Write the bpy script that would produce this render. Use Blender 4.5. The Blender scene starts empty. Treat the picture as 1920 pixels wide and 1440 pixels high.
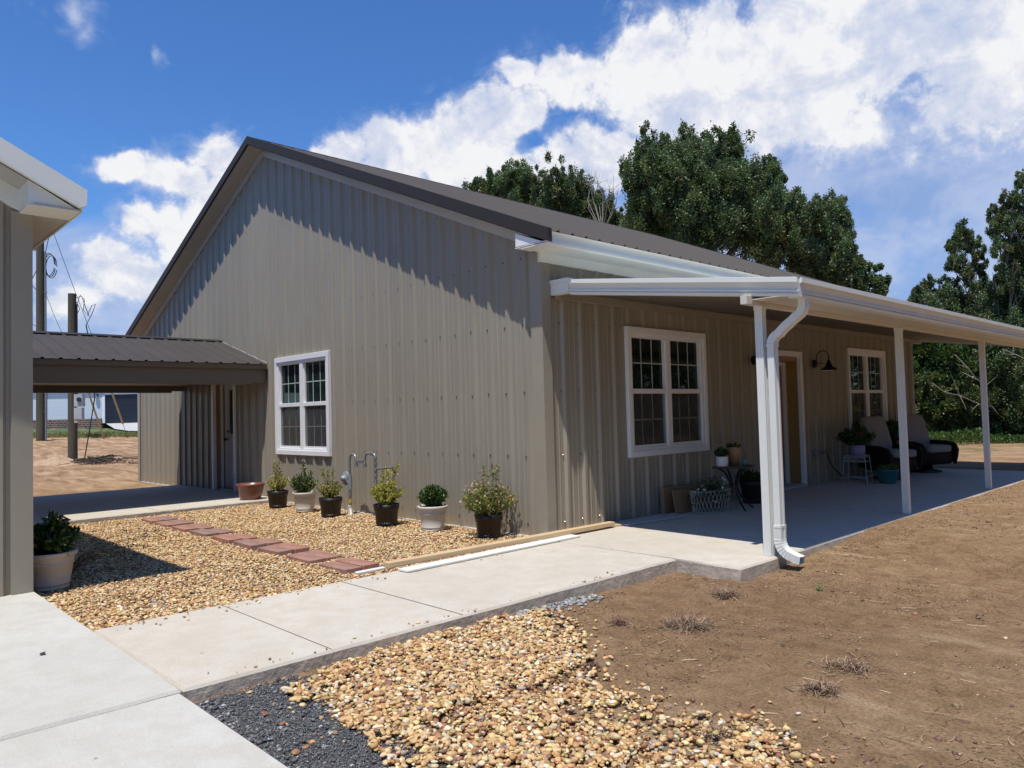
import bpy, math, random
import numpy as np
from mathutils import Vector, Matrix
random.seed(7); rng = np.random.default_rng(7)
scn = bpy.context.scene
COL = scn.collection

# ------------------------------------------------------------------ camera
CAM = np.array([5.8430, -6.0626, 1.3474]); YAW, PITCH, ROLL, FPX = 0.8090, 0.0386, 0.0267, 1415.7
F_ = np.array([-math.sin(YAW)*math.cos(PITCH), math.cos(YAW)*math.cos(PITCH), math.sin(PITCH)])
rt = np.array([math.cos(YAW), math.sin(YAW), 0]); up = np.cross(rt, F_)
R_ = rt*math.cos(ROLL) - up*math.sin(ROLL); U_ = rt*math.sin(ROLL) + up*math.cos(ROLL)
def ray(u, v): return F_ + R_*(u-960)/FPX - U_*(v-720)/FPX
def at(u, v, depth): return CAM + ray(u, v)*depth            # a point of the place seen at that bearing and distance
def on(u, v, ax, val):
    d = ray(u, v); i = 'xyz'.index(ax); return CAM + d*((val-CAM[i])/d[i])
cam = bpy.data.cameras.new('camera'); co = bpy.data.objects.new('camera', cam); COL.objects.link(co)
cam.sensor_width = 36; cam.lens = 36*FPX/1920; cam.clip_end = 3000; cam.clip_start = .05
M = Matrix(((R_[0], U_[0], -F_[0], CAM[0]), (R_[1], U_[1], -F_[1], CAM[1]), (R_[2], U_[2], -F_[2], CAM[2]), (0, 0, 0, 1)))
co.matrix_world = M; scn.camera = co

# ------------------------------------------------------------------ helpers
def tag(o, label=None, cat=None, group=None, kind=None):
    if label: o['label'] = label
    if cat: o['category'] = cat
    if group: o['group'] = group
    if kind: o['kind'] = kind
    return o
def empty(name, loc=(0, 0, 0), rz=0, label=None, cat=None, group=None):
    o = bpy.data.objects.new(name, None); COL.objects.link(o); o.location = loc; o.rotation_euler = (0, 0, rz)
    o.empty_display_size = .1
    return tag(o, label, cat, group)
def frame_of(t):
    "a rotation matrix whose z is t"
    t = Vector(t).normalized(); a = Vector((0, 0, 1)) if abs(t.z) < .95 else Vector((1, 0, 0))
    x = a.cross(t).normalized(); return x, t.cross(x).normalized(), t
class MB:
    def __init__(s): s.v = []; s.f = []; s.m = []; s.mi = 0; s.sm = []
    def add(s, vs, fs, smooth=False):
        b = len(s.v); s.v += [tuple(p) for p in vs]; s.f += [tuple(i+b for i in f) for f in fs]
        s.m += [s.mi]*len(fs); s.sm += [smooth]*len(fs); return s
    def mat(s, i): s.mi = i; return s
    def quad(s, a, b, c, d): return s.add([a, b, c, d], [(0, 1, 2, 3)])
    def box(s, x0, x1, y0, y1, z0, z1, bev=0):
        if bev <= 0:
            v = [(x, y, z) for z in (z0, z1) for y in (y0, y1) for x in (x0, x1)]
            return s.add(v, [(0, 2, 3, 1), (4, 5, 7, 6), (0, 1, 5, 4), (2, 6, 7, 3), (0, 4, 6, 2), (1, 3, 7, 5)])
        b = bev; vs = []; X = (x0, x1); Y = (y0, y1); Z = (z0, z1); idx = {}
        for i in (0, 1):
            for j in (0, 1):
                for k in (0, 1):
                    sx, sy, sz = (1 if i == 0 else -1), (1 if j == 0 else -1), (1 if k == 0 else -1)
                    p = (X[i], Y[j], Z[k])
                    for a, q in (('x', (p[0], p[1]+sy*b, p[2]+sz*b)), ('y', (p[0]+sx*b, p[1], p[2]+sz*b)), ('z', (p[0]+sx*b, p[1]+sy*b, p[2]))):
                        idx[(i, j, k, a)] = len(vs); vs.append(q)
        fs = []
        for i in (0, 1):
            fs.append([idx[(i, j, k, 'x')] for j, k in ((0, 0), (1, 0), (1, 1), (0, 1))][::(-1 if i == 0 else 1)])
            fs.append([idx[(j, i, k, 'y')] for j, k in ((0, 0), (1, 0), (1, 1), (0, 1))][::(1 if i == 0 else -1)])
            fs.append([idx[(j, k, i, 'z')] for j, k in ((0, 0), (1, 0), (1, 1), (0, 1))][::(-1 if i == 0 else 1)])
        for i in (0, 1):
            for j in (0, 1):
                fs.append([idx[(i, j, 0, 'x')], idx[(i, j, 0, 'y')], idx[(i, j, 1, 'y')], idx[(i, j, 1, 'x')]])
                fs.append([idx[(i, 0, j, 'x')], idx[(i, 0, j, 'z')], idx[(i, 1, j, 'z')], idx[(i, 1, j, 'x')]])
                fs.append([idx[(0, i, j, 'y')], idx[(0, i, j, 'z')], idx[(1, i, j, 'z')], idx[(1, i, j, 'y')]])
                for k in (0, 1): fs.append([idx[(i, j, k, a)] for a in 'xyz'])
        return s.add(vs, fs)
    def obox(s, p, q, w, h, upv=(0, 0, 1)):
        "bar from p to q with width w and height h"
        p, q = Vector(p), Vector(q); t = (q-p).normalized(); x = Vector(upv).cross(t)
        if x.length < 1e-4: x = Vector((1, 0, 0)).cross(t)
        x.normalize(); y = t.cross(x); vs = []
        for o in (p, q):
            for a, b in ((-1, -1), (1, -1), (1, 1), (-1, 1)): vs.append(o + x*a*w/2 + y*b*h/2)
        return s.add(vs, [(3, 2, 1, 0), (4, 5, 6, 7), (0, 1, 5, 4), (1, 2, 6, 5), (2, 3, 7, 6), (3, 0, 4, 7)])
    def tube(s, pts, r, n=8, caps=True, smooth=True):
        pts = [Vector(p) for p in pts]; rs = r if hasattr(r, '__len__') else [r]*len(pts); vs = []; fs = []
        px = None
        for i, p in enumerate(pts):
            t = (pts[min(i+1, len(pts)-1)] - pts[max(i-1, 0)]).normalized()
            if px is None: x, y, _ = frame_of(t)
            else:
                x = (px - t*px.dot(t)).normalized(); y = t.cross(x)
            px = x
            for k in range(n):
                a = 2*math.pi*k/n; vs.append(p + (x*math.cos(a) + y*math.sin(a))*rs[i])
        for i in range(len(pts)-1):
            for k in range(n):
                fs.append((i*n+k, i*n+(k+1) % n, (i+1)*n+(k+1) % n, (i+1)*n+k))
        s.add(vs, fs, smooth)
        if caps: s.add([vs[k] for k in range(n)], [tuple(range(n))[::-1]]); s.add([vs[-n+k] for k in range(n)], [tuple(range(n))])
        return s
    def rtube(s, pts, w, h, ref=(0, 1, 0), groove=0):
        "rectangular duct swept along pts; ref = direction of its width"
        pts = [Vector(p) for p in pts]; vs = []; fs = []
        for i, p in enumerate(pts):
            t = (pts[min(i+1, len(pts)-1)] - pts[max(i-1, 0)]).normalized()
            x = Vector(ref); x = (x - t*x.dot(t)).normalized(); y = t.cross(x)
            g = 1 - (groove if i % 2 else 0)
            for a, b in ((-.5, -.5), (-.2, -.5), (-.15, -.44), (.15, -.44), (.2, -.5), (.5, -.5), (.5, .5), (.2, .5), (.15, .44), (-.15, .44), (-.2, .5), (-.5, .5)):
                vs.append(p + x*a*w*g + y*b*h*g)
        n = 12
        for i in range(len(pts)-1):
            for k in range(n): fs.append((i*n+k, i*n+(k+1) % n, (i+1)*n+(k+1) % n, (i+1)*n+k))
        return s.add(vs, fs)
    def lathe(s, prof, c=(0, 0, 0), n=24, smooth=True):
        vs = []; fs = []
        for r, z in prof:
            for k in range(n):
                a = 2*math.pi*k/n; vs.append((c[0]+r*math.cos(a), c[1]+r*math.sin(a), c[2]+z))
        for i in range(len(prof)-1):
            for k in range(n): fs.append((i*n+k, i*n+(k+1) % n, (i+1)*n+(k+1) % n, (i+1)*n+k))
        return s.add(vs, fs, smooth)
    def blob(s, c, size, e=.5, rot=None, nu=20, nv=12):
        "superellipsoid cushion"
        vs = []; fs = []; rot = rot or Matrix.Identity(3)
        sg = lambda w, m: math.copysign(abs(w)**m, w)
        for i in range(nv+1):
            ph = -math.pi/2 + math.pi*i/nv
            for k in range(nu):
                th = 2*math.pi*k/nu
                p = Vector((size[0]/2*sg(math.cos(ph), e)*sg(math.cos(th), e), size[1]/2*sg(math.cos(ph), e)*sg(math.sin(th), e), size[2]/2*sg(math.sin(ph), e)))
                vs.append(Vector(c) + rot @ p)
        for i in range(nv):
            for k in range(nu): fs.append((i*nu+k, i*nu+(k+1) % nu, (i+1)*nu+(k+1) % nu, (i+1)*nu+k))
        return s.add(vs, fs, True)
    def prism(s, poly, z0, z1):
        n = len(poly); vs = [(x, y, z0) for x, y in poly] + [(x, y, z1) for x, y in poly]
        return s.add(vs, [tuple(range(n))[::-1], tuple(range(n, 2*n))] + [(i, (i+1) % n, n+(i+1) % n, n+i) for i in range(n)])
    def build(s, name, mats, parent=None):
        me = bpy.data.meshes.new(name); me.from_pydata(s.v, [], s.f)
        mats = mats if isinstance(mats, (list, tuple)) else [mats]
        for m in mats: me.materials.append(m)
        me.polygons.foreach_set('material_index', s.m); me.polygons.foreach_set('use_smooth', s.sm); me.update()
        o = bpy.data.objects.new(name, me); COL.objects.link(o)
        if parent: o.parent = parent
        return o
def npmesh(name, V, Fc, mats, colors=None, smooth=False, parent=None, mi=None):
    "V Nx3, Fc MxK (all faces K corners), colors Nx3 (own colour of each piece)"
    V = np.asarray(V, np.float32); Fc = np.asarray(Fc, np.int32); K = Fc.shape[1]; me = bpy.data.meshes.new(name)
    me.vertices.add(len(V)); me.vertices.foreach_set('co', V.ravel())
    me.loops.add(Fc.size); me.loops.foreach_set('vertex_index', Fc.ravel())
    me.polygons.add(len(Fc)); me.polygons.foreach_set('loop_start', np.arange(len(Fc), dtype=np.int32)*K)
    me.polygons.foreach_set('loop_total', np.full(len(Fc), K, np.int32))
    if smooth: me.polygons.foreach_set('use_smooth', np.ones(len(Fc), bool))
    for m in (mats if isinstance(mats, (list, tuple)) else [mats]): me.materials.append(m)
    if mi is not None: me.polygons.foreach_set('material_index', mi)
    if colors is not None:
        a = me.color_attributes.new('tint', 'FLOAT_COLOR', 'POINT')
        c = np.ones((len(V), 4), np.float32); c[:, :3] = colors; a.data.foreach_set('color', c.ravel())
    me.update(calc_edges=True)
    o = bpy.data.objects.new(name, me); COL.objects.link(o)
    if parent: o.parent = parent
    return o

# numpy value noise
def vnoise(x, y, seed=0):
    xi = np.floor(x).astype(np.int64); yi = np.floor(y).astype(np.int64); fx = x-xi; fy = y-yi
    fx = fx*fx*(3-2*fx); fy = fy*fy*(3-2*fy)
    def h(a, b):
        n = (a*374761393 + b*668265263 + seed*974711) & 0x7fffffff
        n = ((n ^ (n >> 13))*1274126177) & 0x7fffffff
        return ((n ^ (n >> 16)) & 0xffff)/65535.
    return (h(xi, yi)*(1-fx)+h(xi+1, yi)*fx)*(1-fy) + (h(xi, yi+1)*(1-fx)+h(xi+1, yi+1)*fx)*fy
def fbm(x, y, o=4, seed=0):
    s = 0; a = 1; t = 0
    for i in range(o): s = s+a*vnoise(x*2**i, y*2**i, seed+i); t += a; a *= .5
    return s/t - .5

# ------------------------------------------------------------------ materials
class NT:
    def __init__(s, name):
        s.m = bpy.data.materials.new(name); s.m.use_nodes = True; s.t = s.m.node_tree; s.t.nodes.clear()
        s.out = s.n('ShaderNodeOutputMaterial'); s.p = s.n('ShaderNodeBsdfPrincipled'); s.l(s.p.outputs[0], s.out.inputs[0])
        s.tc = s.n('ShaderNodeTexCoord')
    def n(s, t, **k):
        o = s.t.nodes.new(t)
        for a, b in k.items(): setattr(o, a, b)
        return o
    def l(s, a, b): s.t.links.new(a, b)
    def noise(s, scale, detail=4, rough=.55, vec=None, dist=0, stretch=None):
        o = s.n('ShaderNodeTexNoise'); o.inputs['Scale'].default_value = scale; o.inputs['Detail'].default_value = detail
        o.inputs['Roughness'].default_value = rough; o.inputs['Distortion'].default_value = dist
        v = vec or s.tc.outputs['Object']
        if stretch:
            mp = s.n('ShaderNodeMapping'); mp.inputs['Scale'].default_value = stretch; s.l(v, mp.inputs[0]); v = mp.outputs[0]
        s.l(v, o.inputs['Vector']); return o.outputs[0]
    def ramp(s, fac, stops):
        r = s.n('ShaderNodeValToRGB'); e = r.color_ramp.elements
        while len(e) < len(stops): e.new(.5)
        for i, (p, c) in enumerate(stops):
            e[i].position = p; e[i].color = (*c, 1) if hasattr(c, '__len__') else (c, c, c, 1)
        s.l(fac, r.inputs[0]); return r.outputs[0]
    def mix(s, fac, a, b, mode='MIX'):
        m = s.n('ShaderNodeMix', data_type='RGBA', blend_type=mode)
        for sock, v in ((m.inputs[0], fac), (m.inputs[6], a), (m.inputs[7], b)):
            if isinstance(v, (int, float)): sock.default_value = v
            elif isinstance(v, tuple): sock.default_value = (*v, 1)
            else: s.l(v, sock)
        return m.outputs[2]
    def math(s, op, a, b=0, c=None):
        m = s.n('ShaderNodeMath', operation=op)
        for i, v in enumerate((a, b) if c is None else (a, b, c)):
            if isinstance(v, (int, float)): m.inputs[i].default_value = v
            else: s.l(v, m.inputs[i])
        return m.outputs[0]
    def bump(s, h, strength=.3, dist=.01):
        b = s.n('ShaderNodeBump'); b.inputs['Strength'].default_value = strength; b.inputs['Distance'].default_value = dist
        s.l(h, b.inputs['Height']); s.l(b.outputs[0], s.p.inputs['Normal']); return b
    def base(s, c): (s.l(c, s.p.inputs['Base Color']) if not isinstance(c, tuple) else setattr(s.p.inputs['Base Color'], 'default_value', (*c, 1)))
    def set(s, **k):
        for a, b in k.items(): s.p.inputs[a.replace('_', ' ')].default_value = b
        return s
def simple(name, col, rough=.5, metal=0., var=.12, scale=6, bump=0, bscale=80, bdist=.002, stretch=None):
    t = NT(name); n = t.noise(scale, 5, .6, stretch=stretch)
    lo = tuple(c*(1-var) for c in col); hi = tuple(min(1, c*(1+var)) for c in col)
    t.base(t.ramp(n, [(.3, lo), (.7, hi)])); t.set(Roughness=rough, Metallic=metal)
    if bump: t.bump(t.noise(bscale, 4), bump, bdist)
    return t.m
def siding_mat(name, col):
    t = NT(name); n1 = t.noise(.9, 4, .5); n2 = t.noise(14, 3, .6, stretch=(1, 1, .06))
    c = t.ramp(n1, [(.3, tuple(x*.94 for x in col)), (.7, tuple(x*1.05 for x in col))])
    c = t.mix(.35, c, t.ramp(n2, [(.35, tuple(x*.86 for x in col)), (.65, tuple(x*1.08 for x in col))]))
    sep = t.n('ShaderNodeSeparateXYZ'); t.l(t.tc.outputs['Object'], sep.inputs[0])
    # each 36 inch sheet has its own faint shade
    wn_ = t.n('ShaderNodeTexWhiteNoise', noise_dimensions='1D'); t.l(t.math('FLOOR', t.math('DIVIDE', t.math('ADD', t.math('ADD', sep.outputs[0], sep.outputs[1]), .2), .9144)), wn_.inputs['W'])
    c = t.mix(1., c, t.ramp(wn_.outputs[0], [(0, .93), (1, 1.05)]), 'MULTIPLY')
    # dust and splash marks near the foot of the wall
    z = t.math('ADD', sep.outputs[2], t.math('MULTIPLY', t.noise(9, 4), .35))
    d = t.ramp(z, [(.16, .45), (.42, 0.)])
    c = t.mix(d, c, (.36, .27, .18)); t.base(c); t.set(Roughness=.42)
    t.l(t.ramp(t.noise(3, 4), [(.3, .36), (.7, .52)]), t.p.inputs['Roughness'])
    t.bump(t.noise(2.2, 2, .4, stretch=(1, 1, .35)), .25, .012); return t.m
MAT = {}
MAT['siding'] = siding_mat('siding_taupe', (.300, .268, .210))
MAT['taupe_trim'] = simple('taupe_trim', (.300, .268, .210), .4, var=.05, scale=2)
MAT['roof'] = simple('roof_bronze', (.050, .040, .034), .70, var=.10, scale=1.5, bump=.15, bscale=3, bdist=.01)
MAT['dark_trim'] = simple('dark_trim', (.025, .020, .017), .66, var=.06, scale=2)
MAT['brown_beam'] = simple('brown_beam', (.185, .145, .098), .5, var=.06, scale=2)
MAT['screw'] = simple('screw_head', (.22, .19, .15), .35, .6)
MAT['white_metal'] = simple('white_metal', (.72, .74, .70), .42, var=.03, scale=3, bump=.12, bscale=2.5, bdist=.006)
MAT['white_vinyl'] = simple('white_vinyl', (.78, .785, .79), .45, var=.03, scale=4)
MAT['cream_soffit'] = simple('soffit_cream', (.44, .43, .40), .5, var=.04, scale=3)
MAT['ceiling_shade_tan'] = simple('ceiling_shade_tan', (.13, .115, .09), .6, var=.06, scale=3)  # porch ceiling pans are white; shade is put into this darker colour
MAT['beam_cream'] = simple('beam_cream', (.62, .58, .50), .45, var=.03, scale=3)
def concrete(name, c1, c2, stain):
    t = NT(name); a = t.noise(.7, 6, .6, dist=.4); b = t.noise(5, 6, .65); g = t.noise(180, 3, .6)
    c = t.ramp(a, [(.32, c1), (.68, c2)])
    c = t.mix(t.ramp(b, [(.42, 0.), (.66, .65)]), c, stain)
    c = t.mix(t.ramp(t.noise(1.6, 7, .7, dist=1.2), [(.52, 0.), (.66, .5)]), c, tuple(x*.84 for x in c1))
    c = t.mix(.5, c, t.ramp(g, [(.3, tuple(x*.86 for x in c1)), (.7, tuple(min(1, x*1.08) for x in c2))]))
    v = t.n('ShaderNodeTexVoronoi'); v.inputs['Scale'].default_value = 3.2; t.l(t.tc.outputs['Object'], v.inputs['Vector'])
    c = t.mix(t.ramp(v.outputs['Distance'], [(.018, .85), (.04, 0.)]), c, (.14, .12, .09))
    # broom finish and trowel marks
    w = t.noise(60, 3, .6, stretch=(.05, 1, 1)); m = t.n('ShaderNodeMix'); t.base(c); t.set(Roughness=.82)
    mixh = t.math('ADD', t.math('MULTIPLY', w, .6), t.noise(220, 3)); t.bump(mixh, .35, .0025); return t.m
MAT['concrete'] = concrete('concrete_fresh', (.46, .42, .345), (.61, .565, .49), (.42, .33, .21))
MAT['concrete_grey'] = concrete('concrete_grey', (.45, .435, .385), (.57, .555, .505), (.38, .32, .24))
MAT['concrete_side'] = simple('concrete_form_face', (.44, .38, .31), .9, var=.35, scale=7, bump=.8, bscale=35, bdist=.008)
MAT['concrete_edge'] = simple('foundation_edge', (.50, .47, .42), .9, var=.2, scale=9, bump=.6, bscale=40, bdist=.006)
MAT['joint'] = simple('joint_groove', (.10, .09, .08), .95)
def attr_mat(name, rough=.75, var=.25, nscale=60, bump=.4, bdist=.003, transl=0, spec=.5):
    t = NT(name); a = t.n('ShaderNodeAttribute', attribute_name='tint')
    n = t.ramp(t.noise(nscale, 4, .6), [(.3, 1-var), (.7, 1+var*.6)])
    c = t.mix(1., a.outputs['Color'], n, 'MULTIPLY'); t.base(c); t.set(Roughness=rough, Specular_IOR_Level=spec)
    if bump: t.bump(t.noise(nscale*1.5, 4), bump, bdist)
    if transl:
        tr = t.n('ShaderNodeBsdfTranslucent'); ms = t.n('ShaderNodeMixShader'); ms.inputs[0].default_value = transl
        t.l(t.mix(1., c, (1.3, 1.25, .5), 'MULTIPLY'), tr.inputs[0]); t.l(t.p.outputs[0], ms.inputs[1]); t.l(tr.outputs[0], ms.inputs[2]); t.l(ms.outputs[0], t.out.inputs[0])
    return t.m
MAT['pebble'] = attr_mat('river_pebble', .62, .28, 55, .35, .003)
MAT['leaf'] = attr_mat('leaf', .42, .15, 3, 0, transl=.34, spec=.4)
MAT['leaf_dark'] = attr_mat('tree_leaf', .42, .15, .8, 0, transl=.30, spec=.5)
MAT['petal'] = attr_mat('petal', .6, .1, 30, 0, transl=.2)
MAT['straw'] = attr_mat('straw', .8, .2, 30, 0)
MAT['bark'] = simple('bark', (.065, .052, .04), .9, var=.4, scale=8, bump=.8, bscale=14, bdist=.03, stretch=(1, 1, .2))
MAT['pale_bark'] = simple('pale_bark', (.27, .25, .21), .85, var=.3, scale=8, bump=.5, bscale=14, bdist=.02)
MAT['pole_wood'] = simple('pole_wood', (.075, .067, .045), .9, var=.4, scale=5, bump=.8, bscale=30, bdist=.01, stretch=(3, 3, .12))
MAT['stem'] = simple('stem', (.14, .08, .045), .8, var=.3, scale=20)
MAT['soil'] = simple('potting_soil', (.035, .025, .018), .95, var=.4, scale=40, bump=.9, bscale=60, bdist=.01)
def wood_mat(name, c1, c2, ax=1, rough=.6):
    t = NT(name); st = [40, 40, 40]; st[ax] = 1.6
    n = t.noise(1, 5, .6, stretch=tuple(st), dist=.6); n2 = t.noise(2, 3)
    t.base(t.mix(.3, t.ramp(n, [(.3, c1), (.7, c2)]), t.ramp(n2, [(.3, c1), (.7, c2)]))); t.set(Roughness=rough); t.bump(n, .2, .002); return t.m
MAT['lumber'] = wood_mat('pine_lumber', (.50, .34, .18), (.66, .49, .29))
MAT['lumber_x'] = wood_mat('pine_lumber_cross', (.28, .14, .07), (.38, .22, .12), 0)
MAT['plywood'] = wood_mat('plywood', (.27, .155, .045), (.36, .22, .07), 2)
MAT['primed'] = simple('primed_board', (.70, .68, .63), .6, var=.06, scale=9)
MAT['grey_board'] = simple('grey_board', (.46, .47, .46), .7, var=.1, scale=9)
def glass_mat(name, col, rough=.03):
    t = NT(name); n = t.noise(1.3, 3); t.base(t.ramp(n, [(.35, col), (.65, tuple(c*2.2 for c in col))])); t.set(Roughness=rough, Specular_IOR_Level=.34, IOR=1.5)
    t.bump(t.noise(1.1, 1), .04, .02); return t.m
MAT['glass'] = glass_mat('dark_glass', (.006, .011, .010))
def screen_mat():
    t = NT('insect_screen'); tr = t.n('ShaderNodeBsdfTransparent'); ms = t.n('ShaderNodeMixShader')
    t.base((.085, .082, .078)); t.set(Roughness=.7)
    w = t.n('ShaderNodeTexChecker'); w.inputs['Scale'].default_value = 350; t.l(t.tc.outputs['Object'], w.inputs['Vector'])
    t.l(t.math('ADD', t.math('MULTIPLY', w.outputs['Fac'], .24), .36), ms.inputs[0]); t.l(tr.outputs[0], ms.inputs[1]); t.l(t.p.outputs[0], ms.inputs[2]); t.l(ms.outputs[0], t.out.inputs[0]); return t.m
MAT['screen'] = screen_mat()
MAT['muntin'] = simple('muntin', (.40, .47, .44), .5, var=.03)
MAT['black'] = simple('black_paint', (.012, .012, .013), .4, var=.2)
MAT['lamp_metal'] = simple('lamp_bronze', (.018, .013, .012), .35, .3, var=.2)
MAT['lamp_white'] = simple('lamp_enamel', (.7, .7, .68), .4)
MAT['black_pot'] = NT('barrel_planter'); _t = MAT['black_pot']
_w = _t.n('ShaderNodeTexWave'); _w.bands_direction = 'X'; _w.inputs['Scale'].default_value = 9; _w.inputs['Distortion'].default_value = 1.2; _t.l(_t.tc.outputs['Object'], _w.inputs[0])
_t.base(_t.ramp(_w.outputs[0], [(.2, (.009, .007, .006)), (.8, (.028, .016, .011))])); _t.set(Roughness=.5); _t.bump(_w.outputs[0], .3, .004); MAT['black_pot'] = _t.m
MAT['pot_band'] = simple('planter_band', (.010, .009, .009), .45)
MAT['cream_pot'] = simple('cream_pot', (.56, .52, .45), .55, var=.1, scale=8, bump=.15)
MAT['brown_bowl'] = simple('glazed_bowl', (.17, .060, .045), .32, var=.25, scale=10)
MAT['galv'] = simple('galvanised_pipe', (.25, .27, .28), .42, .55, var=.2, scale=20)
MAT['galv_grey'] = simple('regulator_grey', (.24, .27, .29), .5, .2, var=.15, scale=15)
MAT['yellow'] = simple('yellow_band', (.55, .36, .05), .5)
MAT['white_pot'] = simple('white_glazed', (.72, .70, .68), .3, var=.03)
MAT['tan_pot'] = wood_mat('tan_pot', (.36, .22, .11), (.52, .34, .18), 2)
MAT['teal'] = simple('teal_glaze', (.02, .12, .13), .3, var=.2)
MAT['green_glass'] = simple('green_cup', (.10, .22, .17), .15, var=.1)
MAT['lavender'] = simple('lavender_pot', (.22, .22, .36), .35)
MAT['orange'] = simple('orange_gourd', (.60, .16, .04), .5, var=.2)
MAT['cushion'] = simple('cushion_linen', (.27, .255, .24), .95, var=.07, scale=12, bump=.3, bscale=250, bdist=.001)
def wicker():
    t = NT('wicker'); w = t.n('ShaderNodeTexBrick'); w.inputs['Scale'].default_value = 26; w.offset = .5
    t.l(t.tc.outputs['Object'], w.inputs['Vector']); t.base(t.ramp(w.outputs['Fac'], [(0, (.016, .010, .008)), (1, (.004, .003, .002))])); t.set(Roughness=.6, Specular_IOR_Level=.25)
    t.bump(w.outputs['Fac'], -.8, .004); return t.m
MAT['wicker'] = wicker()
MAT['blue_white'] = simple('white_iron', (.42, .42, .42), .5, var=.1)
def brick_paver():
    t = NT('paver_red'); n = t.noise(4, 5, .6); o = t.n('ShaderNodeObjectInfo')
    a = t.ramp(n, [(.3, (.25, .115, .080)), (.55, (.36, .18, .13)), (.8, (.42, .25, .19))]); b = t.ramp(n, [(.3, (.19, .12, .10)), (.7, (.30, .20, .17))])
    t.base(t.mix(t.ramp(o.outputs['Random'], [(.3, 0.), (.8, .9)]), a, b)); t.set(Roughness=.85); t.bump(t.noise(90, 4), .5, .004); return t.m
MAT['paver'] = brick_paver()
# ------------------------------------------------------------------ light, sky
SUN = Vector((.17, -.31, 1)).normalized()
sl = bpy.data.lights.new('sun', 'SUN'); so = bpy.data.objects.new('sun', sl); COL.objects.link(so)
sl.energy = 5.0; sl.angle = math.radians(.53); sl.color = (1, .955, .875); so.rotation_euler = SUN.to_track_quat('Z', 'Y').to_euler(); so.location = (20, -30, 60)
W = bpy.data.worlds.new('World'); scn.world = W; W.use_nodes = True; wt = W.node_tree; wt.nodes.clear()
def wn(t, **k):
    o = wt.nodes.new(t)
    for a, b in k.items(): setattr(o, a, b)
    return o
wl = wt.links.new
def wm(op, a, b=0., c=None, clamp=False):
    m = wn('ShaderNodeMath', operation=op, use_clamp=clamp)
    for i, v in enumerate((a, b) if c is None else (a, b, c)):
        if isinstance(v, (int, float)): m.inputs[i].default_value = v
        else: wl(v, m.inputs[i])
    return m.outputs[0]
def wss(x, a, b):
    m = wn('ShaderNodeMapRange', interpolation_type='SMOOTHSTEP'); wl(x, m.inputs[0]); m.inputs[1].default_value = a; m.inputs[2].default_value = b; return m.outputs[0]
wo = wn('ShaderNodeOutputWorld'); bg = wn('ShaderNodeBackground'); bgc = wn('ShaderNodeBackground'); wx = wn('ShaderNodeMixShader')
sky = wn('ShaderNodeTexSky', sky_type='NISHITA'); sky.sun_disc = False; sky.sun_elevation = math.asin(SUN.z); sky.sun_rotation = math.atan2(SUN.x, SUN.y)
sky.air_density = 1.0; sky.dust_density = .1; sky.ozone_density = 3.0
SKYS = .110
hsv = wn('ShaderNodeHueSaturation'); hsv.inputs['Saturation'].default_value = 1.12; wl(sky.outputs[0], hsv.inputs['Color']); tint = wn('ShaderNodeMix', data_type='RGBA', blend_type='MULTIPLY'); tint.inputs[0].default_value = 1; tint.inputs[7].default_value = (.78, 1.06, 1.42, 1); wl(hsv.outputs[0], tint.inputs[6]); wl(tint.outputs[2], bg.inputs[0]); bg.inputs[1].default_value = SKYS
tcw = wn('ShaderNodeTexCoord'); sp = wn('ShaderNodeSeparateXYZ'); wl(tcw.outputs['Generated'], sp.inputs[0])
AZ = wm('MULTIPLY', wm('ARCTAN2', sp.outputs[0], sp.outputs[1]), 180/math.pi); EL = wm('MULTIPLY', wm('ARCSINE', sp.outputs[2]), 180/math.pi)
cmb = wn('ShaderNodeCombineXYZ'); wl(AZ, cmb.inputs[0]); wl(EL, cmb.inputs[1])
def wnoise(scale, det, rough=.55, off=0, dist=0, sy=1.):
    mp = wn('ShaderNodeMapping'); mp.inputs['Location'].default_value = (off, off*.7, off*1.3); mp.inputs['Scale'].default_value = (1, sy, 1); wl(cmb.outputs[0], mp.inputs[0])
    o = wn('ShaderNodeTexNoise'); o.inputs['Scale'].default_value = scale; o.inputs['Detail'].default_value = det; o.inputs['Roughness'].default_value = rough; o.inputs['Distortion'].default_value = dist
    wl(mp.outputs[0], o.inputs['Vector']); return o.outputs[0]
n_big = wnoise(.30, 9, .60, 3.1, .3); n_w1 = wnoise(.22, 4, .5, 11.); n_w2 = wnoise(.22, 4, .5, 27.); n_det = wnoise(.75, 10, .62, 5.5, .2); n_sh = wnoise(.15, 6, .55, 41., .6, 1.5)
AZw = wm('ADD', AZ, wm('MULTIPLY', wm('SUBTRACT', n_w1, .5), 5.)); ELw = wm('ADD', EL, wm('MULTIPLY', wm('SUBTRACT', n_w2, .5), 4.))
def azel(u, v):
    d = ray(u, v); d = d/np.linalg.norm(d); return math.degrees(math.atan2(d[0], d[1])), math.degrees(math.asin(d[2]))
def blobs(L):
    out = None
    for (u, v, ru, rv, s) in L:
        a, e = azel(u, v); k = .0405*math.cos(math.atan((u-960)/1416))**2; ra = ru*k; re = rv*k
        dx = wm('DIVIDE', wm('SUBTRACT', AZw, a), ra); dy = wm('DIVIDE', wm('SUBTRACT', ELw, e), re)
        r = wm('SQRT', wm('ADD', wm('MULTIPLY', dx, dx), wm('MULTIPLY', dy, dy)))
        m = wm('MULTIPLY', wm('SUBTRACT', 1.15, r), s)
        out = m if out is None else wm('SMOOTH_MAX', out, m, .25)
    return out
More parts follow.
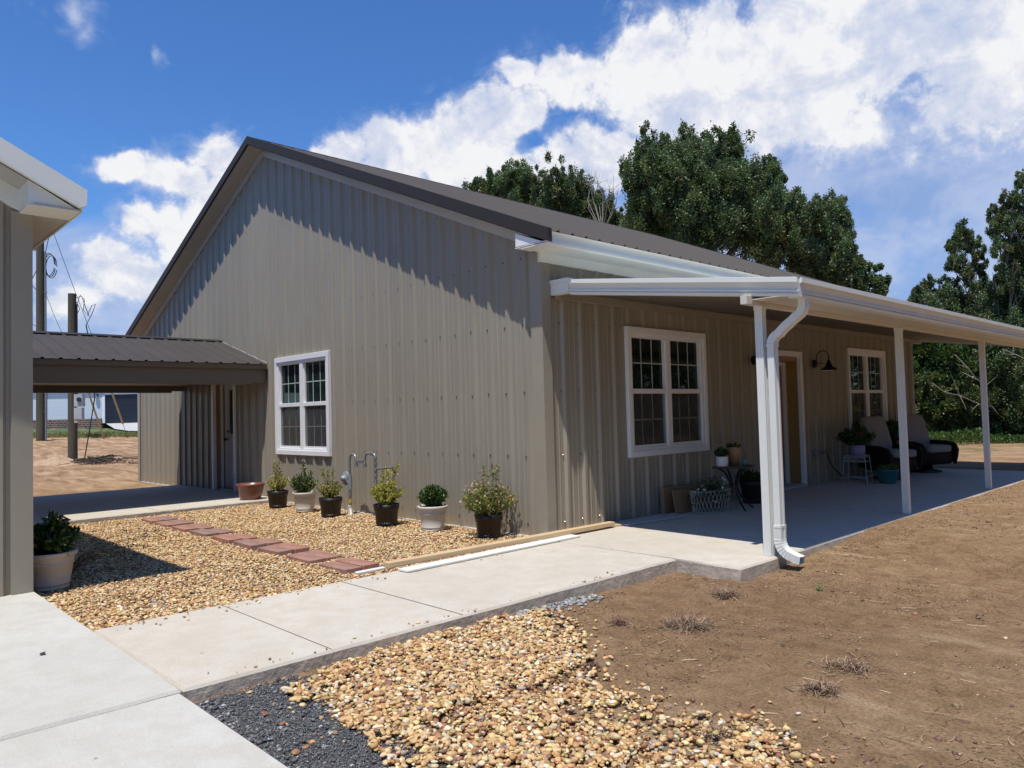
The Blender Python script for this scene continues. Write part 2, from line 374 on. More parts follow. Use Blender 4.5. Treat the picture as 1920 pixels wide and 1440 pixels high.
crisp = blobs([(235, 315, 60, 38, 1), (330, 335, 90, 48, 1), (420, 300, 70, 42, 1), (430, 420, 110, 95, 1.2), (345, 450, 75, 75, 1), (200, 490, 75, 48, 1), (280, 520, 140, 60, 1), (130, 560, 70, 50, .8),
               (645, 285, 62, 50, 1.2), (730, 280, 80, 55, 1.2), (840, 270, 90, 75, 1.2), (930, 245, 65, 70, 1.2), (985, 215, 30, 45, 1), (900, 340, 130, 70, 1.3), (700, 340, 130, 60, 1.2),
               (1085, 275, 48, 60, 1), (1150, 290, 90, 60, 1.1), (1060, 330, 70, 50, 1.1),
               (975, 140, 48, 30, .9), (1070, 150, 90, 38, 1), (1205, 110, 75, 75, 1.1), (400, 520, 90, 70, 1.1), (270, 420, 60, 40, .7), (480, 380, 70, 80, 1), (1290, 170, 170, 95, 1.2), (1450, 140, 220, 130, 1.3), (1330, 60, 70, 60, .8), (1480, 20, 130, 60, 1), (1640, 60, 260, 120, 1.2), (1860, 120, 180, 200, 1.1), (1540, 240, 160, 60, .8), (1300, 250, 130, 35, .9)])
wisp = blobs([(125, 28, 60, 42, .9), (150, 70, 40, 28, .7), (305, 98, 14, 22, .8), (985, 92, 55, 32, .5)])
veil = blobs([(1720, 300, 380, 240, 1.3), (1450, 320, 260, 150, 1.3), (1850, 560, 380, 260, 1.2), (1300, 430, 300, 140, 1.), (110, 560, 340, 170, 1.6), (1150, 500, 340, 160, .9), (1600, 560, 300, 300, .9), (1640, 430, 200, 120, .8)])
cov = wm('ADD', wm('ADD', wm('ADD', crisp, .12), wm('MULTIPLY', wm('SUBTRACT', n_big, .5), 1.25)), wm('MULTIPLY', wm('SUBTRACT', n_det, .5), .8))
a1 = wss(cov, .02, .62)
a2 = wm('MULTIPLY', wss(wm('ADD', wisp, wm('MULTIPLY', wm('SUBTRACT', n_big, .5), 2.2)), .0, 1.2), .75)
a3 = wm('MULTIPLY', wss(wm('ADD', veil, wm('MULTIPLY', wm('SUBTRACT', n_sh, .5), 1.6)), -.2, .9), .86)
n_ws = wnoise(.42, 8, .66, 63., 1.1, 1.25)
a4 = wm('MULTIPLY', wss(wm('ADD', crisp, wm('MULTIPLY', wm('SUBTRACT', n_ws, .5), 2.6)), -.35, .85), .62)
alpha = wm('MAXIMUM', wm('MAXIMUM', wm('MAXIMUM', a1, a2), a3), a4)
# how thick the cloud is: bright tops, blue-grey where the veil is thin
lit = wm('ADD', wm('MULTIPLY', a1, .60), wm('MULTIPLY', wss(wm('ADD', n_sh, wm('MULTIPLY', wm('SUBTRACT', n_big, .5), .45)), .34, .62), .42))
lit = wm('ADD', lit, wm('MULTIPLY', a1, wm('MULTIPLY', wm('SUBTRACT', n_det, .5), .8)))
lit = wm('ADD', lit, wm('MULTIPLY', a2, .5), clamp=True)
cr = wn('ShaderNodeValToRGB'); wl(lit, cr.inputs[0]); e = cr.color_ramp.elements
for i, (p, c) in enumerate([(0, (.30, .43, .74)), (.42, (.50, .59, .82)), (.75, (.74, .78, .90)), (1, (.95, .955, .98))]):
    if i > 1: e.new(p)
    e[i].position = p; e[i].color = (*c, 1)
wl(cr.outputs[0], bgc.inputs[0]); bgc.inputs[1].default_value = .95
wl(alpha, wx.inputs[0]); wl(bg.outputs[0], wx.inputs[1]); wl(bgc.outputs[0], wx.inputs[2]); wl(wx.outputs[0], wo.inputs[0])
scn.view_settings.view_transform = 'Standard'; scn.view_settings.look = 'None'; scn.view_settings.exposure = 0; scn.view_settings.gamma = 1
scn.cycles.max_bounces = 6; scn.cycles.transparent_max_bounces = 6; scn.cycles.use_adaptive_sampling = True

# ------------------------------------------------------------------ ground
def terrain(x, y):
    x = np.asarray(x, float); y = np.asarray(y, float)
    z = np.full(np.broadcast(x, y).shape, -.13)
    z = np.where(x < -8, np.interp(x, [-70, -58, -44.5, -30, -22, -12, -8], [1.3, 1.02, .60, .22, .02, -.05, -.07]), z)
    east = x > 0
    z = np.where(east, z + np.clip((y-.3)/2.2, 0, 1)*.124 + np.clip((x-3)/9, 0, 1)*.05, z)
    z = z + .035*np.exp(-((x-2.9)**2/.25+(y-.45)**2/.5))                      # soil pushed up round the downspout
    z = z + np.where(y > 11, .02, 0)
    z = z + np.where(east, .050*np.exp(-np.clip(x-1.87, 0, 9)/.35)*np.clip((-.8-y)/1.2, 0, 1), 0)
    z = z + np.where(east & (x > 1.8), .02*np.exp(-((x-2.2)**2/.6+(y+.5)**2/.12)), 0)
    amp = np.where(((x > -6.4) & (x < 2.0) & (y < .4)), .0, 1.)
    am2 = np.clip((x+11)/-4, 0, 1)
    z = z + amp*(fbm(x*1.1, y*1.1, 3, 1)*.05 + fbm(x*7, y*7, 3, 5)*.020 + fbm(x*24, y*24, 2, 9)*.013)
    lug = np.sin((x*.77-y*.64)*2*np.pi/.17+fbm(x*.8, y*.8, 2, 50)*5); band = np.clip(np.sin((x*.64+y*.77)*1.6+fbm(x*.5, y*.5, 2, 51)*3)*1.6-.2, 0, 1)*np.clip((x-2.9)/1.2, 0, 1)*np.clip(vnoise(x*.7, y*.7, 52)*1.8-.3, 0, 1)
    z = z + amp*band*lug*.011
    rid = np.abs(fbm(x*.9+y*.25, y*3.2, 3, 15))
    z = z + amp*np.clip((x-2.2)/2, 0, 1)*np.clip((y+.5)/2, 0, 1)*(.03*np.sin((y+.35*x)*4.2+fbm(x*.6, y*.6, 2, 3)*6)*.6 + .02*np.where(rid < .03, 1, 0))
    z = z + am2*(fbm(x*.7, y*2., 3, 21)*.10+fbm(x*3, y*3, 2, 22)*.05)
    # clods near the slab and the drive
    cl = vnoise(x*16, y*16, 33); z = z + amp*np.where(cl > .78, (cl-.78)*.13, 0)*np.clip(vnoise(x*1.3, y*1.3, 44)*2-.5, 0, 1)
    z = np.where((x > -2) & (x < 2.75) & (y > .1) & (y < 11), np.minimum(z, -.006), z)
    inside = ((x > -13.4) & (x < 2.50) & (y > .05) & (y < 10.7)) | ((x > -11) & (x < -6.5) & (y > -4.6) & (y < .2)) | ((x < 1.75) & (y < -4.75)) | ((x > .5) & (x < 1.75) & (y < 0))
    return np.where(inside, z-.16, z)
def axis(segs):
    out = [];
    for a, b, s in segs: out += list(np.arange(a, b, s))
    return np.array(out + [segs[-1][1]])
gx = axis([(-900, -120, 60), (-120, -60, 4), (-60, -13.6, .34), (-13.6, 1.7, .25), (1.7, 6.6, .028), (6.6, 12, .12), (12, 40, 1), (40, 160, 10), (160, 900, 90)])
gy = axis([(-900, -120, 90), (-120, -12, 8), (-12, -5, .25), (-5, 4.5, .03), (4.5, 14, .07), (14, 32, .25), (32, 80, 3), (80, 900, 80)])
GX, GY = np.meshgrid(gx, gy); GZ = terrain(GX, GY)
nx, ny = len(gx), len(gy); idx = np.arange(nx*ny).reshape(ny, nx)
Fq = np.stack([idx[:-1, :-1], idx[:-1, 1:], idx[1:, 1:], idx[1:, :-1]], -1).reshape(-1, 4)
t = NT('bare_soil'); n1 = t.noise(.55, 7, .62, dist=.6); n2 = t.noise(6, 7, .7); n3 = t.noise(60, 4, .65); n4 = t.noise(1.2, 5, .6, stretch=(.5, 2.2, 1), dist=.8)
sx0 = t.n('ShaderNodeSeparateXYZ'); t.l(t.tc.outputs['Object'], sx0.inputs[0])
c = t.ramp(n2, [(.30, (.185, .110, .053)), (.5, (.285, .178, .094)), (.72, (.37, .24, .133))])
c = t.mix(t.ramp(n1, [(.42, 0.), (.62, .75)]), c, t.ramp(n2, [(.3, (.30, .19, .10)), (.7, (.47, .32, .185))]))
c = t.mix(t.ramp(n4, [(.57, 0.), (.69, .75)]), c, (.52, .375, .23))
dk = t.n('ShaderNodeTexVoronoi'); dk.inputs['Scale'].default_value = 34; t.l(t.tc.outputs['Object'], dk.inputs['Vector'])
c = t.mix(t.math('MULTIPLY', t.ramp(dk.outputs['Distance'], [(.10, .8), (.28, 0.)]), t.ramp(t.noise(1.7, 4), [(.44, 0.), (.58, 1.)])), c, (.075, .042, .024))
near_c = t.math('SUBTRACT', 1., t.math('MULTIPLY', t.math('SQRT', t.math('ADD', t.math('POWER', t.math('SUBTRACT', sx0.outputs[0], 3.0), 2.), t.math('POWER', t.math('ADD', sx0.outputs[1], 1.0), 2.))), .45))
c = t.mix(t.ramp(t.math('ADD', near_c, t.math('MULTIPLY', t.math('SUBTRACT', n1, .5), 1.6)), [(.2, 0.), (.75, .55)]), c, t.ramp(n2, [(.3, (.15, .085, .042)), (.7, (.27, .165, .09))]))
sx = t.n('ShaderNodeSeparateXYZ'); t.l(t.tc.outputs['Object'], sx.inputs[0])
far = t.math('MAXIMUM', t.ramp(t.math('DIVIDE', sx.outputs[0], -40), [(.27, 0.), (.32, 1.)]), t.ramp(t.math('DIVIDE', sx.outputs[1], 40), [(.1, 0.), (.30, .85)]))
c = t.mix(far, c, t.ramp(n4, [(.35, (.25, .145, .078)), (.5, (.36, .225, .125)), (.65, (.47, .33, .20))]))
grassy = t.math('MULTIPLY', t.ramp(t.math('DIVIDE', sx.outputs[1], 40), [(.40, 0.), (.47, 1.)]), t.ramp(t.noise(2.2, 5), [(.45, 0.), (.6, .7)]))
c = t.mix(grassy, c, (.14, .15, .055))
c = t.mix(.75, c, t.mix(1., c, t.ramp(n3, [(.3, .5), (.7, 1.35)]), 'MULTIPLY'))
t.base(c); t.set(Roughness=.95, Specular_IOR_Level=.2); t.bump(t.math('ADD', t.noise(55, 7, .75), t.math('MULTIPLY', n2, 1.4)), 1., .022); MAT['soil_ground'] = t.m
g = npmesh('ground', np.stack([GX.ravel(), GY.ravel(), GZ.ravel()], 1), Fq, MAT['soil_ground'], smooth=True); tag(g, kind='structure')

# ------------------------------------------------------------------ slabs
def slab(name, poly, ztop, zbot, mat, joints=()):
    "top with a slightly worn edge, rough form face round it, tooled grooves"
    mb = MB(); n = len(poly); bevel = .012
    c = Vector((sum(p[0] for p in poly)/n, sum(p[1] for p in poly)/n))
    def inset(k):
        p = Vector(poly[k]); a = (Vector(poly[k-1])-p).normalized(); b = (Vector(poly[(k+1) % n])-p).normalized(); q = (a+b)
        cr_ = a.x*b.y-a.y*b.x
        return p + (q if cr_ < 0 else -q)*bevel
    ins = [inset(k) for k in range(n)]
    mb.mat(0).add([(p[0], p[1], ztop) for p in ins], [tuple(range(n))])
    for k in range(n):
        p, q = Vector(poly[k]), Vector(poly[(k+1) % n]); a, b = ins[k], ins[(k+1) % n]; m = max(1, int((q-p).length/.12))
        for i in range(m):
            t0, t1 = i/m, (i+1)/m
            P0, P1 = p.lerp(q, t0), p.lerp(q, t1); A0, A1 = a.lerp(b, t0), a.lerp(b, t1)
            nrm = Vector(((q-p).y, -(q-p).x)).normalized()
            w0 = vnoise(np.array([P0.x*9+P0.y*7]), np.array([.5]), 3)[0]*.010; w1 = vnoise(np.array([P1.x*9+P1.y*7]), np.array([.5]), 3)[0]*.010
            mb.mat(0).add([(A0.x, A0.y, ztop), (A1.x, A1.y, ztop), (P1.x, P1.y, ztop-bevel-w1*.6), (P0.x, P0.y, ztop-bevel-w0*.6)], [(0, 3, 2, 1)])
            B0 = P0+nrm*w0; B1 = P1+nrm*w1
            mb.mat(1).add([(P0.x, P0.y, ztop-bevel-w0*.6), (P1.x, P1.y, ztop-bevel-w1*.6), (B1.x, B1.y, zbot), (B0.x, B0.y, zbot)], [(0, 3, 2, 1)])
    for (x0, x1, y0, y1) in joints: mb.mat(2).add([(x0, y0, ztop+.003), (x1, y0, ztop+.003), (x1, y1, ztop+.003), (x0, y1, ztop+.003)], [(0, 1, 2, 3)])
    o = mb.build(name, [mat, MAT['concrete_side'], MAT['joint']]); return tag(o, kind='structure')
slab('porch_slab', [(-.10, -.285), (1.872, -.285), (2.53, -.315), (2.55, 10.75), (-.1, 10.75)], 0, -.24, MAT['concrete'], [(0.01, 2.53, 3.71, 3.716), (.01, 2.54, 7.15, 7.156)])
slab('walkway', [(.285, -4.622), (1.87, -4.622), (1.872, -.293), (.285, -.293)], -.002, -.26, MAT['concrete'], [(.30, 1.86, -2.783, -2.777), (.30, 1.86, -3.777, -3.773)])
slab('driveway', [(-6.2, -12), (1.878, -12), (1.878, -4.634), (-1.30, -4.634), (-6.2, -4.634)], 0.004, -.25, MAT['concrete_grey'])
slab('driveway_apron', [(1.893, -12), (8, -12), (8, -4.66), (1.893, -4.645)], -.004, -.25, MAT['concrete_grey'])
slab('breezeway_slab', [(-10.95, -4.63), (-6.30, -4.63), (-6.34, -.012), (-10.95, -.012)], 0, -.2, MAT['concrete'], [(-10.9, -6.36, -2.0, -1.995)])

# ------------------------------------------------------------------ stones
def ico(sub):
    import bmesh
    bm = bmesh.new(); bmesh.ops.create_icosphere(bm, subdivisions=sub, radius=1)
    V = np.array([v.co[:] for v in bm.verts]); Fc = np.array([[v.index for v in f.verts] for f in bm.faces]); bm.free(); return V, Fc
def stones(name, P, size, sub, palette, pw, mat, flat=.54, smooth=True, jag=.12):
    V0, F0 = ico(sub); N = len(P); K = len(V0)
    q = rng.normal(size=(N, 4)); q /= np.linalg.norm(q, axis=1)[:, None]; w, x, y, z = q.T
    Rm = np.stack([1-2*(y*y+z*z), 2*(x*y-z*w), 2*(x*z+y*w), 2*(x*y+z*w), 1-2*(x*x+z*z), 2*(y*z-x*w), 2*(x*z-y*w), 2*(y*z+x*w), 1-2*(x*x+y*y)], 1).reshape(N, 3, 3)
    # lie mostly flat: mix random yaw with a small tilt
    a = rng.uniform(0, 2*np.pi, N); ti = rng.normal(0, .45, N); ca, sa, ct, st = np.cos(a), np.sin(a), np.cos(ti), np.sin(ti)
    Rf = np.stack([ca, -sa*ct, sa*st, sa, ca*ct, -ca*st, np.zeros(N), st, ct], 1).reshape(N, 3, 3)
    s = np.stack([size*rng.uniform(.85, 1.35, N), size*rng.uniform(.65, .95, N), size*rng.uniform(flat*.7, flat*1.15, N)], 1)
    J = 1 + jag*rng.normal(size=(N, K, 1))
    L = (V0[None]*J)*s[:, None, :]
    # knock the stone into angular facets
    for _ in range(3):
        d = rng.normal(size=(N, 3)); d /= np.linalg.norm(d, axis=1)[:, None]; lim = size*rng.uniform(.45, .8, N)
        pr_ = np.einsum('nkj,nj->nk', L, d); ex = np.clip(pr_-lim[:, None], 0, None); L = L - ex[:, :, None]*d[:, None, :]*.85
    L = np.einsum('nij,nkj->nki', Rf, L)
    V = (L + P[:, None, :]).reshape(-1, 3)
    Fc = (F0[None] + (np.arange(N)*K)[:, None, None]).reshape(-1, 3)
    pal = np.array(palette); ci = rng.choice(len(pal), N, p=np.array(pw)/sum(pw)); c = pal[ci]*rng.uniform(.78, 1.2, (N, 1))*(1+rng.normal(0, .05, (N, 3)))
    return npmesh(name, V, Fc, mat, np.repeat(np.clip(c, .01, .95), K, 0), smooth)
PAL = [(.54, .34, .145), (.64, .44, .20), (.42, .23, .095), (.66, .52, .30), (.32, .155, .075), (.72, .63, .46), (.34, .28, .22), (.23, .13, .08)]
PW = [26, 22, 16, 13, 8, 7, 4, 4]
def inpoly(x, y, poly):
    r = np.zeros(len(x), bool); n = len(poly)
    for i in range(n):
        x0, y0 = poly[i]; x1, y1 = poly[(i+1) % n]
        cnd = ((y0 > y) != (y1 > y)) & (x < (x1-x0)*(y-y0)/(y1-y0+1e-12)+x0); r ^= cnd
    return r
# courtyard bed
bed = [(-6.28, -4.61), (.275, -4.61), (.275, -.30), (-.02, -.08), (-.02, -.045), (-6.28, -.045)]
mb = MB(); mb.add([(x, y, -.075) for x, y in bed], [tuple(range(6))])
N = 78000; px_ = rng.uniform(-6.29, .28, N); py_ = rng.uniform(-4.62, -.05, N)
keep = inpoly(px_, py_, bed); px_, py_ = px_[keep], py_[keep]
def bedz(x, y): return -.060 + fbm(x*1.4, y*1.4, 2, 71)*.035
pz_ = bedz(px_, py_) + rng.uniform(-.012, .010, len(px_))
near = np.hypot(px_-CAM[0], py_-CAM[1]) < 6.6
sz = rng.uniform(.010, .0205, len(px_))
t = NT('gravel_fines'); t.base(t.ramp(t.noise(60, 4), [(.3, (.16, .09, .045)), (.7, (.38, .25, .13))])); t.set(Roughness=.95); t.bump(t.noise(70, 3), 1, .02); MAT['fines'] = t.m
fb = mb.build('gravel_underlay', MAT['fines']); tag(fb, kind='structure')
g1 = stones('river_gravel', np.stack([px_[near], py_[near], pz_[near]], 1), sz[near]*.98, 2, PAL, PW, MAT['pebble'], smooth=False, jag=.05); tag(g1, kind='stuff')
g2 = stones('river_gravel', np.stack([px_[~near], py_[~near], pz_[~near]], 1), sz[~near]*1.0, 1, PAL, PW, MAT['pebble'], jag=.06); tag(g2, kind='stuff')
# foreground patch
patch = [(2.05, -4.16), (1.93, -3.95), (1.90, -3.2), (1.91, -2.5), (1.93, -2.12), (2.2, -2.1), (2.55, -2.32), (2.83, -2.5), (3.05, -2.72), (3.25, -2.92), (3.48, -2.86), (3.62, -2.9), (3.76, -2.90), (4.0, -2.76), (4.25, -2.86), (4.42, -3.1), (4.7, -3.7), (4.6, -4.3), (3.2, -4.24), (2.95, -4.16), (2.7, -4.12), (2.42, -4.05)]
N = 40000; px_ = rng.uniform(1.88, 5.2, N); py_ = rng.uniform(-4.66, -1.7, N)
jx = fbm(px_*5, py_*5, 3, 91)*.42; jy = fbm(px_*5, py_*5, 3, 95)*.42
ins = inpoly(px_+jx*.5, py_+jy*.5, patch); ins &= inpoly(px_+np.abs(rng.normal(0, .12, N)), py_+np.abs(rng.normal(0, .12, N)), patch) | (rng.random(N) < .15)
ins &= ~((vnoise(px_*3.1, py_*3.1, 98)*.6+vnoise(px_*9, py_*9, 99)*.4 < .40) & (px_ > 2.9) & (rng.random(N) < .8))
fr = inpoly(px_+rng.normal(0, .18, N), py_+rng.normal(0, .18, N), patch) & (rng.random(N) < .09)
k = (ins | fr) & (px_ > 1.895); ins = ins[k]; px_, py_ = px_[k], py_[k]
lay = rng.random(len(px_))
pz_ = terrain(px_, py_) + np.where(ins, .012+lay*.024, .008); sz = (.0075+.0135*rng.uniform(0, 1, len(px_))**1.3)*np.where(rng.random(len(px_)) < .06, 1.35, 1)
g3 = stones('river_gravel', np.stack([px_, py_, pz_], 1), sz, 2, PAL, PW, MAT['pebble'], smooth=False, jag=.05); tag(g3, kind='stuff')
# crushed grey stone
cpoly = [(1.90, -4.62), (1.90, -4.0), (2.02, -3.9), (2.25, -3.98), (2.7, -3.95), (3.1, -4.05), (3.4, -4.1), (3.75, -4.3), (3.75, -4.64)]
N = 30000; px_ = rng.uniform(1.88, 3.9, N); py_ = rng.uniform(-4.64, -3.7, N); k = inpoly(px_+fbm(px_*6, py_*6, 3, 61)*.16, py_+fbm(px_*6, py_*6, 3, 63)*.16, cpoly) & (px_ > 1.895) & (py_ < -3.75); px_, py_ = px_[k], py_[k]
d_edge = np.clip((-4.45-py_)*5, 0, 1); big = (rng.random(len(px_)) < .04+.25*d_edge)
pz_ = terrain(px_, py_) + rng.uniform(.0, .014, len(px_)); sz = np.where(big, rng.uniform(.008, .017, len(px_)), rng.uniform(.0028, .0062, len(px_)))
g4 = stones('crushed_stone', np.stack([px_, py_, pz_], 1), sz, 1, [(.11, .11, .11), (.17, .17, .17), (.065, .065, .066), (.36, .37, .38), (.24, .235, .22)], [34, 28, 22, 6, 8], MAT['pebble'], smooth=False); tag(g4, kind='stuff')
# fine stone dust that the crushed stone lies in
a = rng.uniform
ax_ = np.arange(1.89, 3.9, .025); ay_ = np.arange(-4.66, -3.6, .025); AX, AY = np.meshgrid(ax_, ay_); AI = np.arange(AX.size).reshape(AX.shape); FQ = np.stack([AI[:-1, :-1], AI[:-1, 1:], AI[1:, 1:], AI[1:, :-1]], -1).reshape(-1, 4)
cx_ = AX.ravel()[FQ].mean(1); cy_ = AY.ravel()[FQ].mean(1); kp = inpoly(cx_+fbm(cx_*5, cy_*5, 3, 61)*.16, cy_+fbm(cx_*5, cy_*5, 3, 63)*.16, cpoly)
npmesh('stone_dust', np.stack([AX.ravel(), AY.ravel(), terrain(AX, AY).ravel()+.004], 1), FQ[kp], simple('stone_dust', (.085, .085, .09), .95, var=.4, scale=60, bump=1, bscale=220, bdist=.006), smooth=True); tag(bpy.data.objects['stone_dust'], kind='structure')
# crumbs of soil lying loose on the dirt
N = 42000; px_ = rng.uniform(1.95, 9, N); py_ = rng.uniform(-3.6, 9, N); k = (vnoise(px_*1.6, py_*1.6, 44)*.7+vnoise(px_*5, py_*5, 45)*.4 > .58) | (np.abs(px_-2.75+.1*np.sin(py_*5)) < .18) & (py_ > .2); k &= ~((px_ < 2.56) & (py_ > -.32)); px_, py_ = px_[k], py_[k]
pz_ = terrain(px_, py_)+.002; sz = rng.uniform(.0035, .010, len(px_))*np.where(rng.random(len(px_)) < .06, 2.2, 1)
g7 = stones('soil_crumbs', np.stack([px_, py_, pz_], 1), sz, 1, [(.24, .155, .09), (.17, .10, .055), (.33, .22, .135), (.10, .06, .035)], [5, 4, 3, 1], MAT['pebble'], smooth=False); tag(g7, kind='stuff')
# pebbles kicked onto the walkway
N = 130; px_ = np.where(rng.random(N) < .7, .30+np.abs(rng.normal(0, .10, N)), 1.86-np.abs(rng.normal(0, .06, N))); py_ = rng.uniform(-4.55, -.9, N)
tag(stones('stray_pebbles', np.stack([px_, py_, np.full(N, .005)], 1), rng.uniform(.004, .013, N), 2, PAL, PW, MAT['pebble'], smooth=False, jag=.05), kind='stuff')
# pale sand and small stones lost on the dirt
N = 900; px_ = rng.uniform(2.0, 7.5, N); py_ = rng.uniform(-3.5, 7, N); pz_ = terrain(px_, py_)+.003
g5 = stones('scattered_grit', np.stack([px_, py_, pz_], 1), rng.uniform(.003, .010, N)*np.where(rng.random(N) < .05, 1.8, 1), 1, [(.45, .30, .17), (.62, .50, .36), (.20, .13, .08)], [4, 3, 5], MAT['pebble']); tag(g5, kind='stuff')
N = 260; px_ = 1.9+np.abs(rng.normal(0, .07, N)); py_ = rng.uniform(-2.35, -1.5, N); pz_ = terrain(px_, py_)+.008
g6 = stones('broken_concrete_rubble', np.stack([px_, py_, pz_], 1), rng.uniform(.008, .026, N), 1, [(.30, .30, .29), (.18, .17, .16), (.42, .41, .38)], [4, 3, 2], MAT['pebble'], smooth=False); tag(g6, kind='stuff')
# ------------------------------------------------------------------ ribbed metal panels
def panel(mb, org, U, Nn, u0, u1, z0, ztop, openings=(), pitch=.3048, first=.1, h=.030, rw=.045, tw=.020, minor=True, extra=(), rows=(), screws=True, si=1):
    org, U, Nn = Vector(org), Vector(U), Vector(Nn); prof = {}
    def put(u, d):
        if u0 < u < u1: prof[round(u, 4)] = d
    nr = int((u1-u0)/pitch)+3; ribs = [u0+first+i*pitch for i in range(-1, nr)]
    for c in ribs:
        put(c-rw, 0); put(c-tw, h); put(c+tw, h); put(c+rw, 0)
        if minor:
            for f in (.36, .64):
                m = c+pitch*f; put(m-.014, 0); put(m-.004, .006); put(m+.004, .006); put(m+.014, 0)
    ks = sorted(prof)
    def depth(u): return float(np.interp(u, ks, [prof[k] for k in ks]))
    us = set(ks) | {u0, u1} | {e for e in extra if u0 < e < u1}
    for (a, b, c, d) in openings: us |= {round(a, 4), round(b, 4)}
    us = sorted(us); P = lambda u, z: org + U*u + Nn*depth(u) + Vector((0, 0, z))
    mb.mat(0)
    for a, b in zip(us[:-1], us[1:]):
        m = (a+b)/2; segs = [(z0, None)]
        for (o0, o1, oz0, oz1) in openings:
            if o0 <= m <= o1:
                if oz0 <= z0+.01: segs = [(oz1, None)]
                else: segs = [(z0, oz0), (oz1, None)]
        for (s, e_) in segs:
            za = ztop(a) if e_ is None else e_; zb = ztop(b) if e_ is None else e_
            mb.add([P(a, s), P(b, s), P(b, zb), P(a, za)], [(0, 1, 2, 3)])
    if screws:
        mb.mat(si)
        for c in ribs:
            u = c-.062
            for zr in rows:
                if not (u0+.02 < u < u1-.02) or zr > ztop(u)-.1: continue
                if any(o0-.03 < u < o1+.03 and oz0-.05 < zr < oz1+.05 for (o0, o1, oz0, oz1) in openings): continue
                p = org + U*u + Vector((0, 0, zr + random.uniform(-.008, .008))); a = Nn.orthogonal().normalized(); b = Nn.cross(a)
                ring = lambda r, d: [p + a*r*math.cos(t) + b*r*math.sin(t) + Nn*d for t in [i*math.pi/3 for i in range(6)]]
                r1, r2, r3 = ring(.012, .001), ring(.012, .005), ring(.0075, .013)
                mb.add(r1+r2+r3, [(i, (i+1) % 6, 6+(i+1) % 6, 6+i) for i in range(6)]+[(6+i, 6+(i+1) % 6, 12+(i+1) % 6, 12+i) for i in range(6)]+[tuple(range(12, 18))])
def roof_panel(mb, p0, along, down, L, D, pitch=.2286, h=.019, first=.1):
    "p0 = ridge end, along = eave direction, down = slope direction (unit)"
    p0, A, Dn = Vector(p0), Vector(along), Vector(down); Nn = A.cross(Dn).normalized()
    if Nn.z < 0: Nn = -Nn
    us = [(0., 0.)]; c = first
    while c < L-.03:
        for d, q in ((-.030, 0), (-.012, h), (.012, h), (.030, 0)): us.append((c+d, q))
        us.append((c+pitch*.5-.02, 0)); us.append((c+pitch*.5, .003)); us.append((c+pitch*.5+.02, 0)); c += pitch
    us = [u for u in us if 0 <= u[0] <= L] + [(L, 0.)]
    for (a, da), (b, db) in zip(us[:-1], us[1:]):
        q = [p0+A*a+Nn*da, p0+A*b+Nn*db, p0+A*b+Nn*db+Dn*D, p0+A*a+Nn*da+Dn*D]; mb.add(q, [(0, 1, 2, 3)])
        mb.add([x-Nn*.004-Nn*(da if i in (0, 3) else db)*0 for i, x in enumerate(q)], [(3, 2, 1, 0)])
        mb.add([q[3], q[2], q[2]-Nn*.004, q[3]-Nn*.004], [(0, 1, 2, 3)])

# ------------------------------------------------------------------ the house
H = empty('metal_house', (0, 0, 0), 0, 'taupe ribbed metal house with bronze gable roof and white posted side porch', 'house')
SL = .4235; RX = -6.75; ZE = 3.27; EX = .42                       # slope, ridge x, eave top height and x
ZR = ZE + SL*(EX-RX); OY = -.31; YN = 11.45; LX = -13.55
rooftop = lambda x: ZR - SL*abs(x-RX)
wtop = lambda x: rooftop(x) - .16
# gable wall (y = 0) : openings = window and recessed side door
gw = MB()
panel(gw, (0, 0, 0), (1, 0, 0), (0, -1, 0), LX, 0, -.04, wtop, [(-6.36, -4.63, .80, 2.35), (-9.05, -8.12, -.04, 2.12)], first=(-.3067+.062-LX) % .3048, extra=(RX,), rows=(.10, .856, 1.58, 2.36, 3.12, 3.9, 4.7, 5.4))
gw.build('gable_wall', [MAT['siding'], MAT['screw']], H)
pw = MB()
panel(pw, (0, 0, 0), (0, 1, 0), (1, 0, 0), 0, YN, 0.004, lambda y: 3.12, [(1.52, 3.22, .80, 2.35), (5.10, 6.15, .0, 2.16), (8.14, 9.84, .80, 2.35)], first=.34, rows=(.10, .856, 1.58, 2.36, 2.88))
pw.build('porch_wall', [MAT['siding'], MAT['screw']], H)
bw = MB(); panel(bw, (LX, 0, 0), (0, 1, 0), (-1, 0, 0), 0, YN, -.04, lambda y: 3.12, rows=(.86, 2.36)); panel(bw, (0, YN, 0), (1, 0, 0), (0, 1, 0), LX, 0, -.04, wtop, extra=(RX,), rows=(.86, 2.36))
bw.build('rear_wall', [MAT['siding'], MAT['screw']], H)
